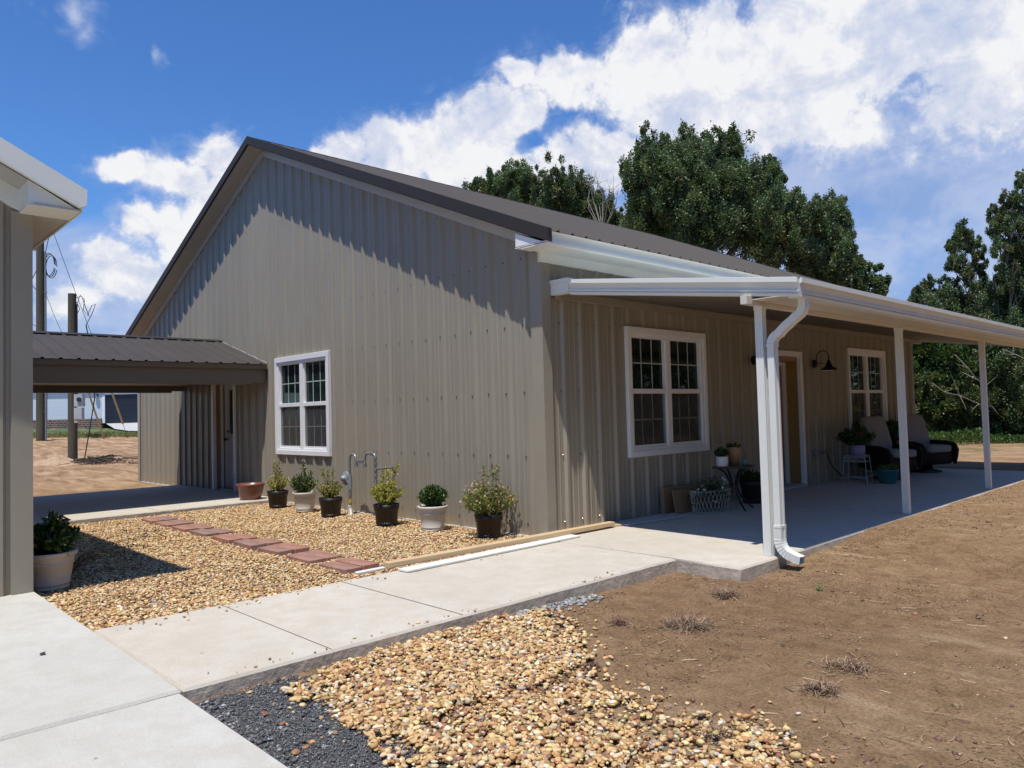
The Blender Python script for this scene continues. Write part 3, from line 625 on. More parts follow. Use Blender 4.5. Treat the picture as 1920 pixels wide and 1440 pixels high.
# corner trims and base trim
ct = MB(); ct.add([(-.135, -.034, 3.15), (.036, -.034, 3.15), (.036, .10, 3.15), (-.135, -.034, -.03), (.036, -.034, -.03), (.036, .10, -.03)], [(0, 3, 4, 1), (1, 4, 5, 2)])
ct.box(.028, .036, .10, .108, 0.004, 3.02); ct.box(-.141, -.135, -.034, -.001, -.03, 3.15)
ct.build('corner_trim', MAT['taupe_trim'], H)
ct = MB(); ct.box(LX-.036, LX+.12, -.035, -.028, -.03, 3.15); ct.build('corner_trim', MAT['taupe_trim'], H)
ct = MB(); ct.box(-.02, .036, YN-.1, YN+.035, 0, 3.1); ct.build('corner_trim', MAT['taupe_trim'], H)
for a, b in ((LX, -9.1), (-8.07, -.0)):
    fd = MB()
    m = int((b-a)/.25)
    for i in range(m):
        x0 = a+(b-a)*i/m; x1 = a+(b-a)*(i+1)/m; w0 = -.040-.018*random.random()
        fd.add([(x0, -.038-.01*(i % 2), -.042), (x1, -.040, -.042), (x1, -.048, -.16), (x0, -.052, -.16), (x0, 0, -.042), (x1, 0, -.042)], [(0, 3, 2, 1), (0, 1, 5, 4)])
    fd.build('foundation', MAT['concrete_edge'], H)
# roof
rf = MB(); dn = Vector((1, 0, -SL)).normalized(); D = (EX-RX)/dn.x
roof_panel(rf, (RX, OY, ZR), (0, 1, 0), dn, YN-OY+.3, D+.02, first=.14)
roof_panel(rf, (RX, OY, ZR), (0, 1, 0), Vector((-1, 0, -SL)).normalized(), YN-OY+.3, D+.02, first=.14)
rf.build('roof', MAT['roof'], H)
rc = MB()
for s in (1, -1):
    n0 = Vector((0, 0, .026)); a = Vector((RX, OY-.008, ZR)); b = Vector((RX, YN+.3, ZR)); off = Vector((s*.16, 0, -SL*.16))
    rc.add([a+n0, b+n0, b+n0+off, a+n0+off, a+off+Vector((0, 0, .004)), b+off+Vector((0, 0, .004))], [(0, 1, 2, 3), (3, 2, 5, 4)])
rc.build('ridge_cap', MAT['dark_trim'], H)
for s in (1, -1):
    for y0, y1, in ((OY-.012, OY+.055), (YN+.25, YN+.31)):
        rk = MB()
        x1 = RX+s*(EX-RX+.008)
        def prof(x, up_): return ZR - SL*abs(x-RX) + up_
        A = [(RX, y0, ZR+.028), (x1, y0, prof(x1, .028)), (x1, y0, prof(x1, -.118)), (RX, y0, ZR-.118)]
        B = [(x, y1, z) for x, _, z in A]
        rk.add(A+B, [(0, 1, 2, 3), (7, 6, 5, 4), (0, 4, 5, 1), (1, 5, 6, 2), (2, 6, 7, 3)])
        rk.build('rake_trim', MAT['dark_trim'], H)
for s in (1, -1):
    sf = MB()
    x1 = RX+s*(EX-RX-.03); xw = RX+s*(-RX+.02)
    z = lambda x, d: ZR - SL*abs(x-RX) - d
    sf.add([(RX, OY+.02, z(RX, .128)), (x1, OY+.02, z(x1, .128)), (x1, .012, z(x1, .128)), (RX, .012, z(RX, .128))], [(0, 1, 2, 3)])
    A = [(RX, -.040, z(RX, .130)), (xw, -.040, z(xw, .130)), (xw, -.040, z(xw, .270)), (RX, -.040, z(RX, .270))]; sf.add(A+[(x, 0, zz) for x, _, zz in A], [(0, 1, 2, 3), (3, 2, 6, 7)])
    sf.build('gable_soffit', MAT['cream_soffit'], H)
# porch-side eave: fascia, soffit, frieze, box end
ef = MB(); y0, y1 = OY+.0, YN+.28
ef.add([(EX-.005, y0, ZE-.004), (EX-.028, y0, ZE-.035), (EX-.022, y0, ZE-.09), (EX-.008, y0, ZE-.14), (EX-.02, y0, ZE-.146)] + [(EX-.005, y1, ZE-.004), (EX-.028, y1, ZE-.035), (EX-.022, y1, ZE-.09), (EX-.008, y1, ZE-.14), (EX-.02, y1, ZE-.146)], [(0, 1, 6, 5), (1, 2, 7, 6), (2, 3, 8, 7), (3, 4, 9, 8)], True)
ef.build('eave_fascia', MAT['white_metal'], H)
es = MB(); es.box(.0, EX-.021, y0+.015, y1, 3.140, 3.152); es.build('eave_soffit', MAT['white_metal'], H)
es = MB(); es.box(.001, .040, -.042, y1, 3.025, 3.139); es.build('frieze', MAT['white_metal'], H)
eb = MB(); bx0 = -.09; zt = rooftop(bx0)-.157
A = [(bx0, OY+.016, 3.178), (EX-.03, OY+.016, 3.168), (EX-.03, OY+.016, rooftop(EX-.03)-.14), (bx0, OY+.016, zt)]; eb.add(A+[(x, -.045, z) for x, _, z in A], [(0, 1, 2, 3), (0, 3, 7, 4)])
eb.box(bx0-.004, EX-.025, OY+.012, -.043, 3.160, 3.168); eb.build('eave_box_end', MAT['white_vinyl'], H)

# windows
def window(cx, plane, parent):
    "plane 'y': wall y=0 facing -y; 'x': wall x=0 facing +x; cx along the wall"
    w, z0, z1 = 1.80, .754, 2.398
    def T(mb):
        out = MB(); out.f, out.m, out.sm = mb.f, mb.m, mb.sm
        out.v = [((cx+p[0], -p[1], p[2]) if plane == 'y' else (p[1], cx+p[0], p[2])) for p in mb.v]; return out
    f = MB(); hw = w/2
    for a, b, c, d in ((-hw, hw, z1-.085, z1), (-hw, hw, z0, z0+.075), (-hw, -hw+.065, z0+.075, z1-.085), (hw-.065, hw, z0+.075, z1-.085)): f.box(a, b, -.02, .050, c, d, .003)
    for a, b, c, d in ((-hw+.065, hw-.065, z1-.135, z1-.085), (-hw+.065, hw-.065, z0+.075, z0+.110), (-hw+.065, -hw+.115, z0+.11, z1-.135), (hw-.115, hw-.065, z0+.11, z1-.135), (-.052, .052, z0+.11, z1-.135)): f.box(a, b, -.045, .030, c, d, .003)
    zm = 1.585
    for a, b in ((-hw+.115, -.052), (.052, hw-.115)):
        f.box(a, b, -.04, .022, zm-.032, zm+.030, .003)
        for q in ((a, a+.022), (b-.022, b)): f.box(q[0], q[1], -.04, .012, z0+.11, zm-.032); f.box(q[0], q[1], -.04, .004, zm+.03, z1-.135)
        f.box(a+.022, b-.022, -.04, .012, z0+.11, z0+.145)
    W_ = T(f).build('window', MAT['white_vinyl'], parent)
    for a, b in ((-hw+.115, -.052), (.052, hw-.115)):
        for zz0, zz1, low in ((z0+.11, zm-.03, True), (zm+.02, z1-.13, False)):
            g_ = MB(); d = -.034 if low else -.026; g_.box(a, b, d-.006, d, zz0, zz1); T(g_).build('pane', MAT['glass'], W_)
            m_ = MB()
            for k in (1, 2): xk = a+.022+(b-a-.044)*k/3; m_.box(xk-.008, xk+.008, d+.0, d+.004, zz0, zz1)
            zk = (zz0+zz1)/2+.01; m_.box(a, b, d+.0005, d+.0035, zk-.008, zk+.008); T(m_).build('muntin_grid', MAT['muntin'], W_)
            if low: s_ = MB(); s_.quad((a+.02, .002, zz0+.03), (b-.02, .002, zz0+.03), (b-.02, .002, zz1), (a+.02, .002, zz1)); T(s_).build('insect_screen', MAT['screen'], W_)
    return W_
window(-5.495, 'y', H); window(2.369, 'x', H); window(8.99, 'x', H)

# recessed side door in the gable wall (under the breezeway)
x0, x1 = -9.05, -8.12
dr = MB(); dr.box(x0-.09, x0, -.045, .02, 0.004, 2.20, .003); dr.box(x1, x1+.05, -.045, .02, 0.004, 2.20, .003); dr.box(x0, x1, -.045, .02, 2.12, 2.20, .003)
SD = dr.build('side_door', MAT['white_vinyl'], H)
q = MB(); q.box(x0-.01, x0, .02, .30, -.03, 2.13); q.box(x1, x1+.01, .02, .30, -.03, 2.13); q.box(x0, x1, .02, .30, 2.12, 2.13); q.build('wood_reveal', MAT['lumber_x'], SD)
q = MB(); q.box(x0+.002, x0+.03, .10, .15, -.02, 2.11); q.box(x0+.002, x0+.05, .19, .27, -.02, 2.11); q.box(x1-.04, x1-.002, .19, .27, -.02, 2.11); q.box(x0+.05, x1-.04, .19, .27, 2.07, 2.11); q.build('door_frame', MAT['white_vinyl'], SD)
q = MB(); q.box(x0+.052, x1-.042, .215, .25, .03, 2.068, .002)
for a, b in ((.20, .75), (.85, .98)):
    for c in ((x0+.13, x0+.44), (x1-.43, x1-.13)): q.box(c[0], c[1], .208, .2145, a, b, .004)
q.build('door_leaf', MAT['white_vinyl'], SD)
q = MB(); q.box(x0+.20, x1-.20, .207, .214, 1.08, 1.95); q.build('door_glass', MAT['glass'], SD)
q = MB(); q.tube([(x0+.11, .215, .98), (x0+.11, .165, .98)], .012); q.blob((x0+.11, .15, .98), (.06, .06, .06), 1); q.build('door_knob', MAT['black'], SD); q = MB(); q.tube([(x0+.11, .215, 1.13), (x0+.11, .195, 1.13)], .022); q.build('deadbolt', MAT['black'], SD)
q = MB(); q.box(x0, x1, .02, .30, -.03, .028); q.build('door_sill', MAT['galv'], SD)
# front door recess
y0, y1 = 5.10, 6.15
dr = MB(); dr.box(-.02, .045, y1, y1+.085, 0.004, 2.25, .003); dr.box(-.02, .045, y0-.085, y0, 0.004, 2.25, .003); dr.box(-.02, .045, y0, y1, 2.16, 2.25, .003)
FD = dr.build('front_door', MAT['white_vinyl'], H)
q = MB(); q.box(-.30, -.02, y1, y1+.01, 0, 2.17); q.box(-.30, -.02, y0-.01, y0, 0, 2.17); q.build('wood_reveal', MAT['plywood'], FD)
q = MB(); q.box(-.30, -.02, y0, y1, 2.16, 2.17); q.box(-.21, -.03, y0+.002, y1-.002, 2.085, 2.158); q.build('wood_header', MAT['lumber_x'], FD)
q = MB(); q.box(-.29, -.215, y1-.11, y1-.002, .046, 2.084); q.box(-.29, -.215, y0+.002, y0+.07, .046, 2.084); q.box(-.29, -.215, y0+.07, y1-.11, 2.03, 2.084); q.build('door_frame', MAT['white_vinyl'], FD)
q = MB(); q.box(-.28, -.24, y0+.072, y1-.112, .05, 2.028, .002)
for a, b in ((.2, .95), (1.05, 1.35)):
    for c in ((y0+.17, y0+.47), (y1-.52, y1-.22)): q.box(-.2395, -.233, c[0], c[1], a, b, .004)
q.build('door_leaf', simple('stained_door', (.30, .19, .13), .5, var=.2), FD)
q = MB(); q.box(-.2395, -.232, y0+.2, y1-.22, 1.45, 1.92); q.build('door_glass', MAT['glass'], FD)
q = MB(); q.box(-.30, .09, y0+.001, y1-.001, 0.004, .045, .004); q.build('door_sill', MAT['concrete_grey'], FD)

# ------------------------------------------------------------------ porch (parts of the house)
PX = 2.445; PY = [.335, 3.75, 7.20, 10.55]; GX1 = 2.92; PY0 = .12; PY1 = 11.9
ptop = lambda x: 2.84 - .140*x
pr_ = MB(); roof_panel(pr_, (.005, PY0+.05, 2.835), (0, 1, 0), Vector((1, 0, -.140)).normalized(), PY1-PY0-.1, 2.85, pitch=.3048, h=.03)
pr_.build('porch_roof', MAT['white_metal'], H)
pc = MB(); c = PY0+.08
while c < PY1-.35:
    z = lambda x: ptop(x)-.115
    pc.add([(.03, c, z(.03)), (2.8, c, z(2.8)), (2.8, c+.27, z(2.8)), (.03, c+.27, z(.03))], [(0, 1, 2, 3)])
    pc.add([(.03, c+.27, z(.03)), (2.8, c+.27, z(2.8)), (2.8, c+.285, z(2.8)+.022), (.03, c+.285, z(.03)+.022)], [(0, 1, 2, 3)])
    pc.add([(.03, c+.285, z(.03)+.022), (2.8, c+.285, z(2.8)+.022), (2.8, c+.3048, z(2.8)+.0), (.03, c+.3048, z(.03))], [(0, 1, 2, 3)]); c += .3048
pc.build('porch_ceiling', MAT['ceiling_shade_tan'], H)
lj = MB(); lj.box(.034, .085, PY0+.06, PY1, 2.625, 2.71); lj.build('ledger', MAT['taupe_trim'], H)
def k_profile(mb, a, b, outv, z_of, h=.165, d=.11):
    "K-style fascia or gutter swept straight from a to b; outv points outward"
    a, b, o = Vector(a), Vector(b), Vector(outv)
    pf = [(0, 0), (.016, 0), (.016, -.042), (-.006, -.048), (-.024, -.094), (-.026, -.104), (-.010, -.108), (-.012, -.124), (-.030, -.130), (-.026, -.136), (-.014, -.140), (-.022, -.165), (-d, -.165), (-d, -.012), (-.004, -.012)]
    n = len(pf); vs = []
    for p in (a, b):
        for x, z in pf: vs.append(p + o*x + Vector((0, 0, z*h/.165)))
    mb.add(vs, [(i, (i+1) % n, n+(i+1) % n, n+i) for i in range(n)])
    mb.add(vs[:n], [tuple(range(n))]); mb.add(vs[n:], [tuple(range(n))[::-1]])
ff = MB(); k_profile(ff, (.30, PY0, ptop(.30)+.008), (GX1-.005, PY0, ptop(GX1)+.008), (0, -1, 0), None)
ff.box(.036, .299, PY0-.004, PY0+.09, ptop(.15)-.157, ptop(.15)-.036); ff.box(.03, .299, PY0-.014, PY0+.09, ptop(.15)-.035, ptop(.15)+.008)
ff.build('porch_fascia', MAT['white_metal'], H)
gt = MB(); k_profile(gt, (GX1, PY0+.036, ptop(GX1)+.008), (GX1, PY1, ptop(GX1)+.008), (1, 0, 0), None); gt.build('gutter', MAT['white_metal'], H)
fe = MB(); k_profile(fe, (.05, PY1-.0, ptop(.05)+.008), (GX1, PY1, ptop(GX1)+.008), (0, 1, 0), None); fe.build('porch_fascia', MAT['white_metal'], H)
bmm = MB(); bmm.box(2.405, 2.47, .06, PY1-.1, 2.262, 2.338, .002); bmm.build('porch_beam', MAT['beam_cream'], H)
bmm = MB(); bmm.box(2.475, GX1-.112, .14, PY1-.05, 2.300, 2.308); bmm.build('outer_soffit', MAT['beam_cream'], H)
for y in PY:
    p = MB(); s = .037
    for k in range(4):                                            # fluted square tube
        c, sn = [(1, 0), (0, 1), (-1, 0), (0, -1)][k]
        prof = [(-s, 0), (-.022, 0), (-.019, -.003), (-.009, -.003), (-.006, 0), (.006, 0), (.009, -.003), (.019, -.003), (.022, 0), (s, 0)]
        def PT(a, d, z):
            n = Vector((c, sn, 0)); tdir = Vector((-sn, c, 0)); return Vector((PX, y, z)) + n*(s+d) + tdir*a
        for (a, da), (b, db) in zip(prof[:-1], prof[1:]): p.add([PT(a, da, .002), PT(b, db, .002), PT(b, db, 2.2625), PT(a, da, 2.2625)], [(0, 1, 2, 3)])
    p.box(PX-s-.004, PX+s+.004, y-s-.004, y+s+.004, 2.225, 2.262)
    p.build('porch_post', MAT['white_metal'], H)
# downspout
def arc(c, r, a0, a1, n, y): return [(c[0]+r*math.cos(a0+(a1-a0)*i/n), y, c[1]+r*math.sin(a0+(a1-a0)*i/n)) for i in range(n+1)]
dy = .345; dx = 2.548
pts = [(2.855, dy, 2.285), (2.855, dy, 2.23)]
pts += arc((2.755, 2.23), .10, 0, -math.pi*.36, 9, dy)[1:]
e0 = pts[-1]; ang = -math.pi*.36; dirx, dirz = math.sin(ang), -math.cos(ang)
e1 = (dx+.068, dy, 2.005)
pts += [(e0[0]+(e1[0]-e0[0])*k/4, dy, e0[2]+(e1[2]-e0[2])*k/4) for k in (1, 2, 3)]
pts += arc((dx+.10, 1.90), .10, math.pi*.60, math.pi, 10, dy)
D0 = MB(); D0.rtube(pts, .095, .068, (0, 1, 0), .045); 
DS = D0.build('downspout', MAT['white_metal'], H)
D1 = MB(); D1.rtube([(dx, dy, 1.90), (dx, dy, 1.2), (dx, dy, .26)], .088, .062, (0, 1, 0)); D1.build('pipe', MAT['white_metal'], DS)
pts = [(dx, dy, .27), (dx, dy, .16)] + arc((dx+.14, .155), .14, math.pi, math.pi*1.42, 13, dy)
l = pts[-1]; pts += [(l[0]+.05, dy, l[2]-.018), (l[0]+.09, dy, l[2]-.026)]
D2 = MB(); D2.rtube(pts, .100, .072, (0, 1, 0), .05); l = Vector(pts[-1]); D2.build('elbow', MAT['white_metal'], DS)
for z_ in (.262, 1.885): D3 = MB(); D3.box(dx-.036, dx+.036, dy-.052, dy+.052, z_, z_+.022); D3.build('bracket', MAT['white_metal'], DS)

# ------------------------------------------------------------------ breezeway
B = empty('breezeway', (-8.71, -2.3, 0), 0, 'covered passage roof with bronze metal panels joining the two taupe buildings', 'covered walkway')
def Bp(mb, n, m): o = mb.build(n, m, B); o.location = (8.71, 2.3, 0); return o
bs = .2857; bz = 2.905; bxr = -8.71; bxe = -6.665; y0b, y1b = -4.6, -.036
q = MB(); dn = Vector((1, 0, -bs)).normalized(); DD = (bxe-bxr)/dn.x
roof_panel(q, (bxr, y0b, bz), (0, 1, 0), dn, y1b-y0b, DD, pitch=.236, first=(-.16-y0b) % .236, h=.02)
roof_panel(q, (bxr, y0b, bz), (0, 1, 0), Vector((-1, 0, -bs)).normalized(), y1b-y0b, DD, pitch=.236, first=(-.16-y0b) % .236, h=.02); Bp(q, 'roof', MAT['roof'])
q = MB()
for s in (1, -1): q.add([(bxr, y0b, bz+.03), (bxr, y1b, bz+.03), (bxr+s*.15, y1b, bz+.03-bs*.15), (bxr+s*.15, y0b, bz+.03-bs*.15), (bxr+s*.15, y0b, bz+.018-bs*.15), (bxr+s*.15, y1b, bz+.018-bs*.15)], [(0, 1, 2, 3), (3, 2, 5, 4)])
Bp(q, 'ridge_cap', MAT['dark_trim'])
ze = bz-bs*(bxe-bxr)
for s in (1, -1):
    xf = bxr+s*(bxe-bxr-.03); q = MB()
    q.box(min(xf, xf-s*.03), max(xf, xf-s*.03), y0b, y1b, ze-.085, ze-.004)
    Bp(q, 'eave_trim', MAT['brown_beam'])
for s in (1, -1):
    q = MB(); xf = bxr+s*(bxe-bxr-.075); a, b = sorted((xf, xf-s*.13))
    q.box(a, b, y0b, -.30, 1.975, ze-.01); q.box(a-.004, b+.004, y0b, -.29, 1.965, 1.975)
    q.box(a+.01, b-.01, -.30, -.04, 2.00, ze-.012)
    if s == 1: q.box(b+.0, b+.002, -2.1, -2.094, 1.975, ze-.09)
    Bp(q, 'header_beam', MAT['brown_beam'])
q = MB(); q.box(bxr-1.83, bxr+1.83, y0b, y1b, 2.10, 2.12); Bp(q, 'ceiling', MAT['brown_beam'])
q = MB()
for s in (1, -1):
    for i in range(24):
        f0 = i/24; f1 = (i+1)/24; w = random.uniform(.006, .016)
        q.obox((bxr+s*f0*2.04, y1b-.006, bz+.012-bs*f0*2.04+random.uniform(-.006, .006)), (bxr+s*f1*2.04, y1b-.006, bz+.012-bs*f1*2.04), w, w)
Bp(q, 'wall_sealant', MAT['cream_soffit'])

# ------------------------------------------------------------------ neighbouring metal building (left)
LB = empty('metal_outbuilding', (-1.33, -4.63, 0), 0, 'taupe metal building corner with white roof edge at the left of the courtyard', 'building')
def Lp(mb, n, m): o = mb.build(n, m, LB); o.location = (1.33, 4.63, 0); return o
lx, ly = -1.365, -4.675; es_, ez = .50, 3.245; ey = -4.345; rise = lambda y: ez + es_*(ey-y)           # roof top over y
ry = -11.5
q = MB(); panel(q, (lx, 0, 0), (0, 1, 0), (1, 0, 0), -18.3, ly, 0.0, lambda y: min(rise(y), rise(2*ry-y))-.165, extra=(ry,), first=(18.3+ly-.19) % .3048, rows=(.10, .86, 1.6, 2.4))
Lp(q, 'end_wall', [MAT['siding'], MAT['screw']])
q = MB(); panel(q, (0, ly, 0), (1, 0, 0), (0, 1, 0), -14, lx, -.05, lambda x: 3.0, rows=(.86, 1.6, 2.4)); Lp(q, 'side_wall', [MAT['siding'], MAT['screw']])
q = MB(); q.box(lx-.12, lx+.036, ly-.0, ly+.036, 0.002, 3.094); q.box(lx+.001, lx+.035, ly-.115, ly+.002, 0.0065, 3.10); Lp(q, 'corner_trim', MAT['taupe_trim'])
q = MB(); ox = lx+.40
up_ = Vector((0, -1, es_)).normalized()
roof_panel(q, (ox, ry, rise(ry)), (-1, 0, 0), Vector((0, 1, -es_)).normalized(), 13, (ey-ry)/Vector((0, 1, -es_)).normalized().y, first=.14)
roof_panel(q, (ox, ry, rise(ry)), (-1, 0, 0), Vector((0, -1, -es_)).normalized(), 13, (ey-ry)/Vector((0, 1, -es_)).normalized().y, first=.14); Lp(q, 'roof', MAT['roof'])
q = MB()
for x0_, x1_ in ((ox-.04, ox+.01),):
    for s in (1, -1):
        yy = lambda y: y if s == 1 else 2*ry-y
        A = [(x1_, yy(ey+.02), rise(ey+.02)+.030), (x1_, yy(ry), rise(ry)+.030), (x1_, yy(ry), rise(ry)-.145), (x1_, yy(ey-.03), rise(ey-.03)-.145), (x1_, yy(ey+.012), rise(ey)-.11)]
        q.add(A+[(x0_, y, z) for _, y, z in A], [(0, 1, 2, 3, 4), (9, 8, 7, 6, 5)]+[(i, (i+1) % 5, 5+(i+1) % 5, 5+i) for i in range(5)])
        q.add([(x1_+.008, yy(ey-.035), rise(ey-.035)-.150), (x1_+.008, yy(ry), rise(ry)-.150), (x1_-.02, yy(ry), rise(ry)-.156), (x1_-.02, yy(ey-.035), rise(ey-.035)-.156), (x1_+.008, yy(ey-.035), rise(ey-.035)-.139), (x1_+.008, yy(ry), rise(ry)-.139)], [(0, 1, 2, 3), (0, 4, 5, 1)])
Lp(q, 'rake_trim', MAT['white_metal'])
q = MB()
for s in (1, -1):
    yy = lambda y: y if s == 1 else 2*ry-y
    q.add([(ox-.03, yy(ey-.35), rise(ey-.35)-.158), (ox-.03, yy(ry), rise(ry)-.158), (lx-.01, yy(ry), rise(ry)-.158), (lx-.01, yy(ey-.35), rise(ey-.35)-.158)], [(0, 1, 2, 3)])
q.box(lx-12, ox-.03, ly-.02, ey-.022, 3.095, 3.105)
Lp(q, 'soffit', MAT['cream_soffit'])
q = MB(); q.box(lx-12, ox-.043, ey-.020, ey-.004, 3.085, 3.235); 
A = [(ox-.042, ey-.03, 3.096), (ox-.042, ly-.06, rise(ly-.06)-.150), (ox-.042, ly-.06, 3.096)]; q.add(A+[(lx+.04, y, z) for _, y, z in A], [(0, 1, 2)]+[(i, (i+1) % 3, 3+(i+1) % 3, 3+i) for i in range(3)])
q.box(lx+.036, ox-.035, ly-.06, ey-.025, 3.086, 3.0945)
Lp(q, 'eave_box', MAT['white_metal'])
q = MB(); A = [(lx+.040, ly-.02, 3.088), (lx+.040, ly-.02, rise(ly-.02)-.16), (lx+.040, ry, rise(ry)-.16), (lx+.040, ry, rise(ry)-.30)]; q.add(A+[(lx, y, z) for _, y, z in A], [(0, 1, 2, 3), (0, 3, 7, 4), (0, 4, 5, 1)]); Lp(q, 'frieze', MAT['white_metal'])
# ------------------------------------------------------------------ leaves
def leaf_arrays(P, Dr, size, wid=.45, fold=.18, droop=0):
    "kite leaves at P pointing along Dr (Nx3)"
    N = len(P); Dr = Dr/np.linalg.norm(Dr, axis=1)[:, None]
    r = rng.normal(size=(N, 3)); S = np.cross(Dr, r); S /= np.linalg.norm(S, axis=1)[:, None]; Nn = np.cross(Dr, S)
    size = np.broadcast_to(size, (N,))[:, None]
    v0 = P; v1 = P+Dr*size*.5+S*size*wid*.5+Nn*size*fold*.5; v2 = P+Dr*size-Nn*size*droop; v3 = P+Dr*size*.5-S*size*wid*.5+Nn*size*fold*.5
    V = np.stack([v0, v1, v2, v3], 1).reshape(-1, 3); i = np.arange(N)[:, None]*4
    Fc = np.concatenate([i+[0, 1, 2], i+[0, 2, 3]], 1).reshape(-1, 3)
    return V, Fc
def pick(pal, N, var=.15):
    pal = np.array(pal); return np.clip(pal[rng.integers(0, len(pal), N)]*rng.uniform(1-var, 1+var, (N, 1)), 0.004, .9)
def shrub(parent, c, rx, h, nst, nl, lsize, pal, flowers=None, nfl=0, lean=(0, 0), top_spikes=0, wid=.5, fsize=.018, stems=True):
    "stems rise from the soil at c and spread; leaves along them"
    c = np.array(c, float); P = []; Dd = []; st = MB(); FP = []; nst = int(nst*1.5); nl = int(nl*1.35)
    for i in range(nst):
        a = rng.uniform(0, 2*np.pi); sp = math.sqrt(rng.uniform(0, 1))*rx; ht = h*(1-.55*(sp/rx)**2)*rng.uniform(.68, 1.08)
        if i < top_spikes: ht = h*rng.uniform(1.15, 1.4); sp *= .6
        tip = c + [math.cos(a)*sp+lean[0]*ht, math.sin(a)*sp+lean[1]*ht, ht]; base = c + [math.cos(a)*sp*.15, math.sin(a)*sp*.15, 0]
        mid = (base+tip)/2 + [math.cos(a)*sp*.18, math.sin(a)*sp*.18, ht*.08]
        ts = rng.uniform(.12 if i >= top_spikes else .7, 1., nl)
        Q = ((1-ts)**2)[:, None]*base + (2*ts*(1-ts))[:, None]*mid + (ts**2)[:, None]*tip
        tan = (2*(1-ts))[:, None]*(mid-base)+(2*ts)[:, None]*(tip-mid); tan /= np.linalg.norm(tan, axis=1)[:, None]
        P.append(Q+rng.normal(0, rx*.05, (nl, 3))); Dd.append(tan*.5+rng.normal(0, .75, (nl, 3))+[0, 0, .15])
        if stems: st.tube([tuple(base), tuple((base+mid*2+tip)/4), tuple(tip)], [.0035, .0028, .0012], 4, False)
        FP.append(tip)
    P = np.concatenate(P); Dd = np.concatenate(Dd); V, Fc = leaf_arrays(P, Dd, lsize*rng.uniform(.7, 1.25, len(P)), wid+.1)
    npmesh('foliage', V, Fc, MAT['leaf'], np.repeat(pick(pal, len(P), .3), 4, 0), parent=parent)
    if stems: st.build('stems', MAT['stem'], parent)
    if flowers:
        FP = np.array(FP)[rng.integers(0, len(FP), nfl)] + rng.normal(0, rx*.10, (nfl, 3)); Pn = np.repeat(FP, 5, 0)
        Dn = rng.normal(size=(len(Pn), 3)); Dn[:, 2] = np.abs(Dn[:, 2])*.8; V, Fc = leaf_arrays(Pn, Dn, fsize*rng.uniform(.8, 1.2, len(Pn)), .8)
        npmesh('blossoms', V, Fc, MAT['petal'], np.repeat(np.repeat(pick(flowers, nfl, .15), 5, 0), 4, 0), parent=parent)
def pot(parent, kind, r, h, mat):
    m = MB()
    if kind == 'barrel':
        m.lathe([(0, 0), (r*.76, 0), (r*.80, h*.16), (r*.82, h*.17), (r*.90, h*.70), (r*.93, h*.71), (r, h), (r*.94, h), (r*.91, h*.90), (0, h*.90)], n=28); o = m.build('pot', mat, parent)
        b = MB(); b.lathe([(r*.775, h*.06), (r*.80, h*.06), (r*.825, h*.18), (r*.80, h*.18)], n=28); b.lathe([(r*.90, h*.72), (r*.955, h*.72), (r*1.012, h*1.0), (r*.98, h*1.004)], n=28); b.build('band', MAT['pot_band'], o)
    elif kind == 'rim':
        m.lathe([(0, 0), (r*.66, 0), (r*.67, h*.05), (r*.70, h*.052), (r*.70, h*.07), (r*.685, h*.075), (r*.72, h*.16), (r*.735, h*.165), (r*.735, h*.18), (r*.725, h*.19), (r*.85, h*.68), (r*.875, h*.69), (r*.875, h*.705), (r*.86, h*.71), (r*.87, h*.76), (r*.89, h*.765), (r*.89, h*.78), (r*.88, h*.80), (r*.90, h*.86), (r*.96, h*.875), (r, h*.92), (r*1.0, h*.97), (r*.975, h), (r*.92, h*.995), (r*.89, h*.93), (0, h*.93)], n=36); m.build('pot', mat, parent)
    elif kind == 'bowl':
        m.lathe([(0, 0), (r*.66, 0), (r*.70, h*.04), (r*.84, h*.40), (r*.94, h*.80), (r*.99, h*.86), (r, h*.97), (r*.97, h), (r*.93, h*.97), (r*.90, h*.85), (0, h*.80)], n=36); m.build('pot', mat, parent)
    elif kind == 'cyl':
        m.lathe([(0, 0), (r*.94, 0), (r, h*.04), (r, h*.98), (r*.98, h), (r*.93, h), (r*.92, h*.92), (0, h*.92)], n=28); m.build('pot', mat, parent)
    elif kind == 'cone':
        m.lathe([(0, 0), (r*.72, 0), (r*.97, h*.97), (r, h), (r*.93, h), (r*.9, h*.93), (0, h*.93)], n=28); m.build('pot', mat, parent)
    s = MB(); s.lathe([(0, h*.945 if kind != 'bowl' else h*.81), (r*.90, h*.94 if kind != 'bowl' else h*.805)], n=24); s.build('soil', MAT['soil'], parent)
def potted(name, x, y, z, r, h, kind, mat, label, sh, cat='potted plant', group=None):
    e = empty(name, (x, y, z), 0, label, cat, group); pot(e, kind, r, h, mat)
    if sh: shrub(e, (0, 0, h*.92), **sh)
    return e
YG = [(.46, .45, .08), (.34, .38, .06), (.56, .53, .14), (.20, .27, .055), (.36, .28, .09)]; OG = [(.16, .22, .05), (.27, .31, .07), (.38, .35, .11), (.38, .22, .11), (.11, .16, .04)]
DG = [(.035, .075, .022), (.06, .115, .03), (.09, .15, .04), (.025, .05, .018)]; MG = [(.08, .14, .035), (.13, .20, .05), (.20, .24, .07)]
GRP = 'potted shrubs along the gable wall'
zb = -.055
potted('potted_shrub', -5.50, -.46, zb, .165, .27, 'barrel', MAT['black_pot'], 'small dark barrel pot with sparse yellow-green shrub, next to the empty brown bowl', dict(rx=.20, h=.38, nst=30, nl=22, lsize=.030, pal=OG+YG, flowers=[(.62, .50, .42), (.7, .62, .5)], nfl=20, top_spikes=3), group=GRP)
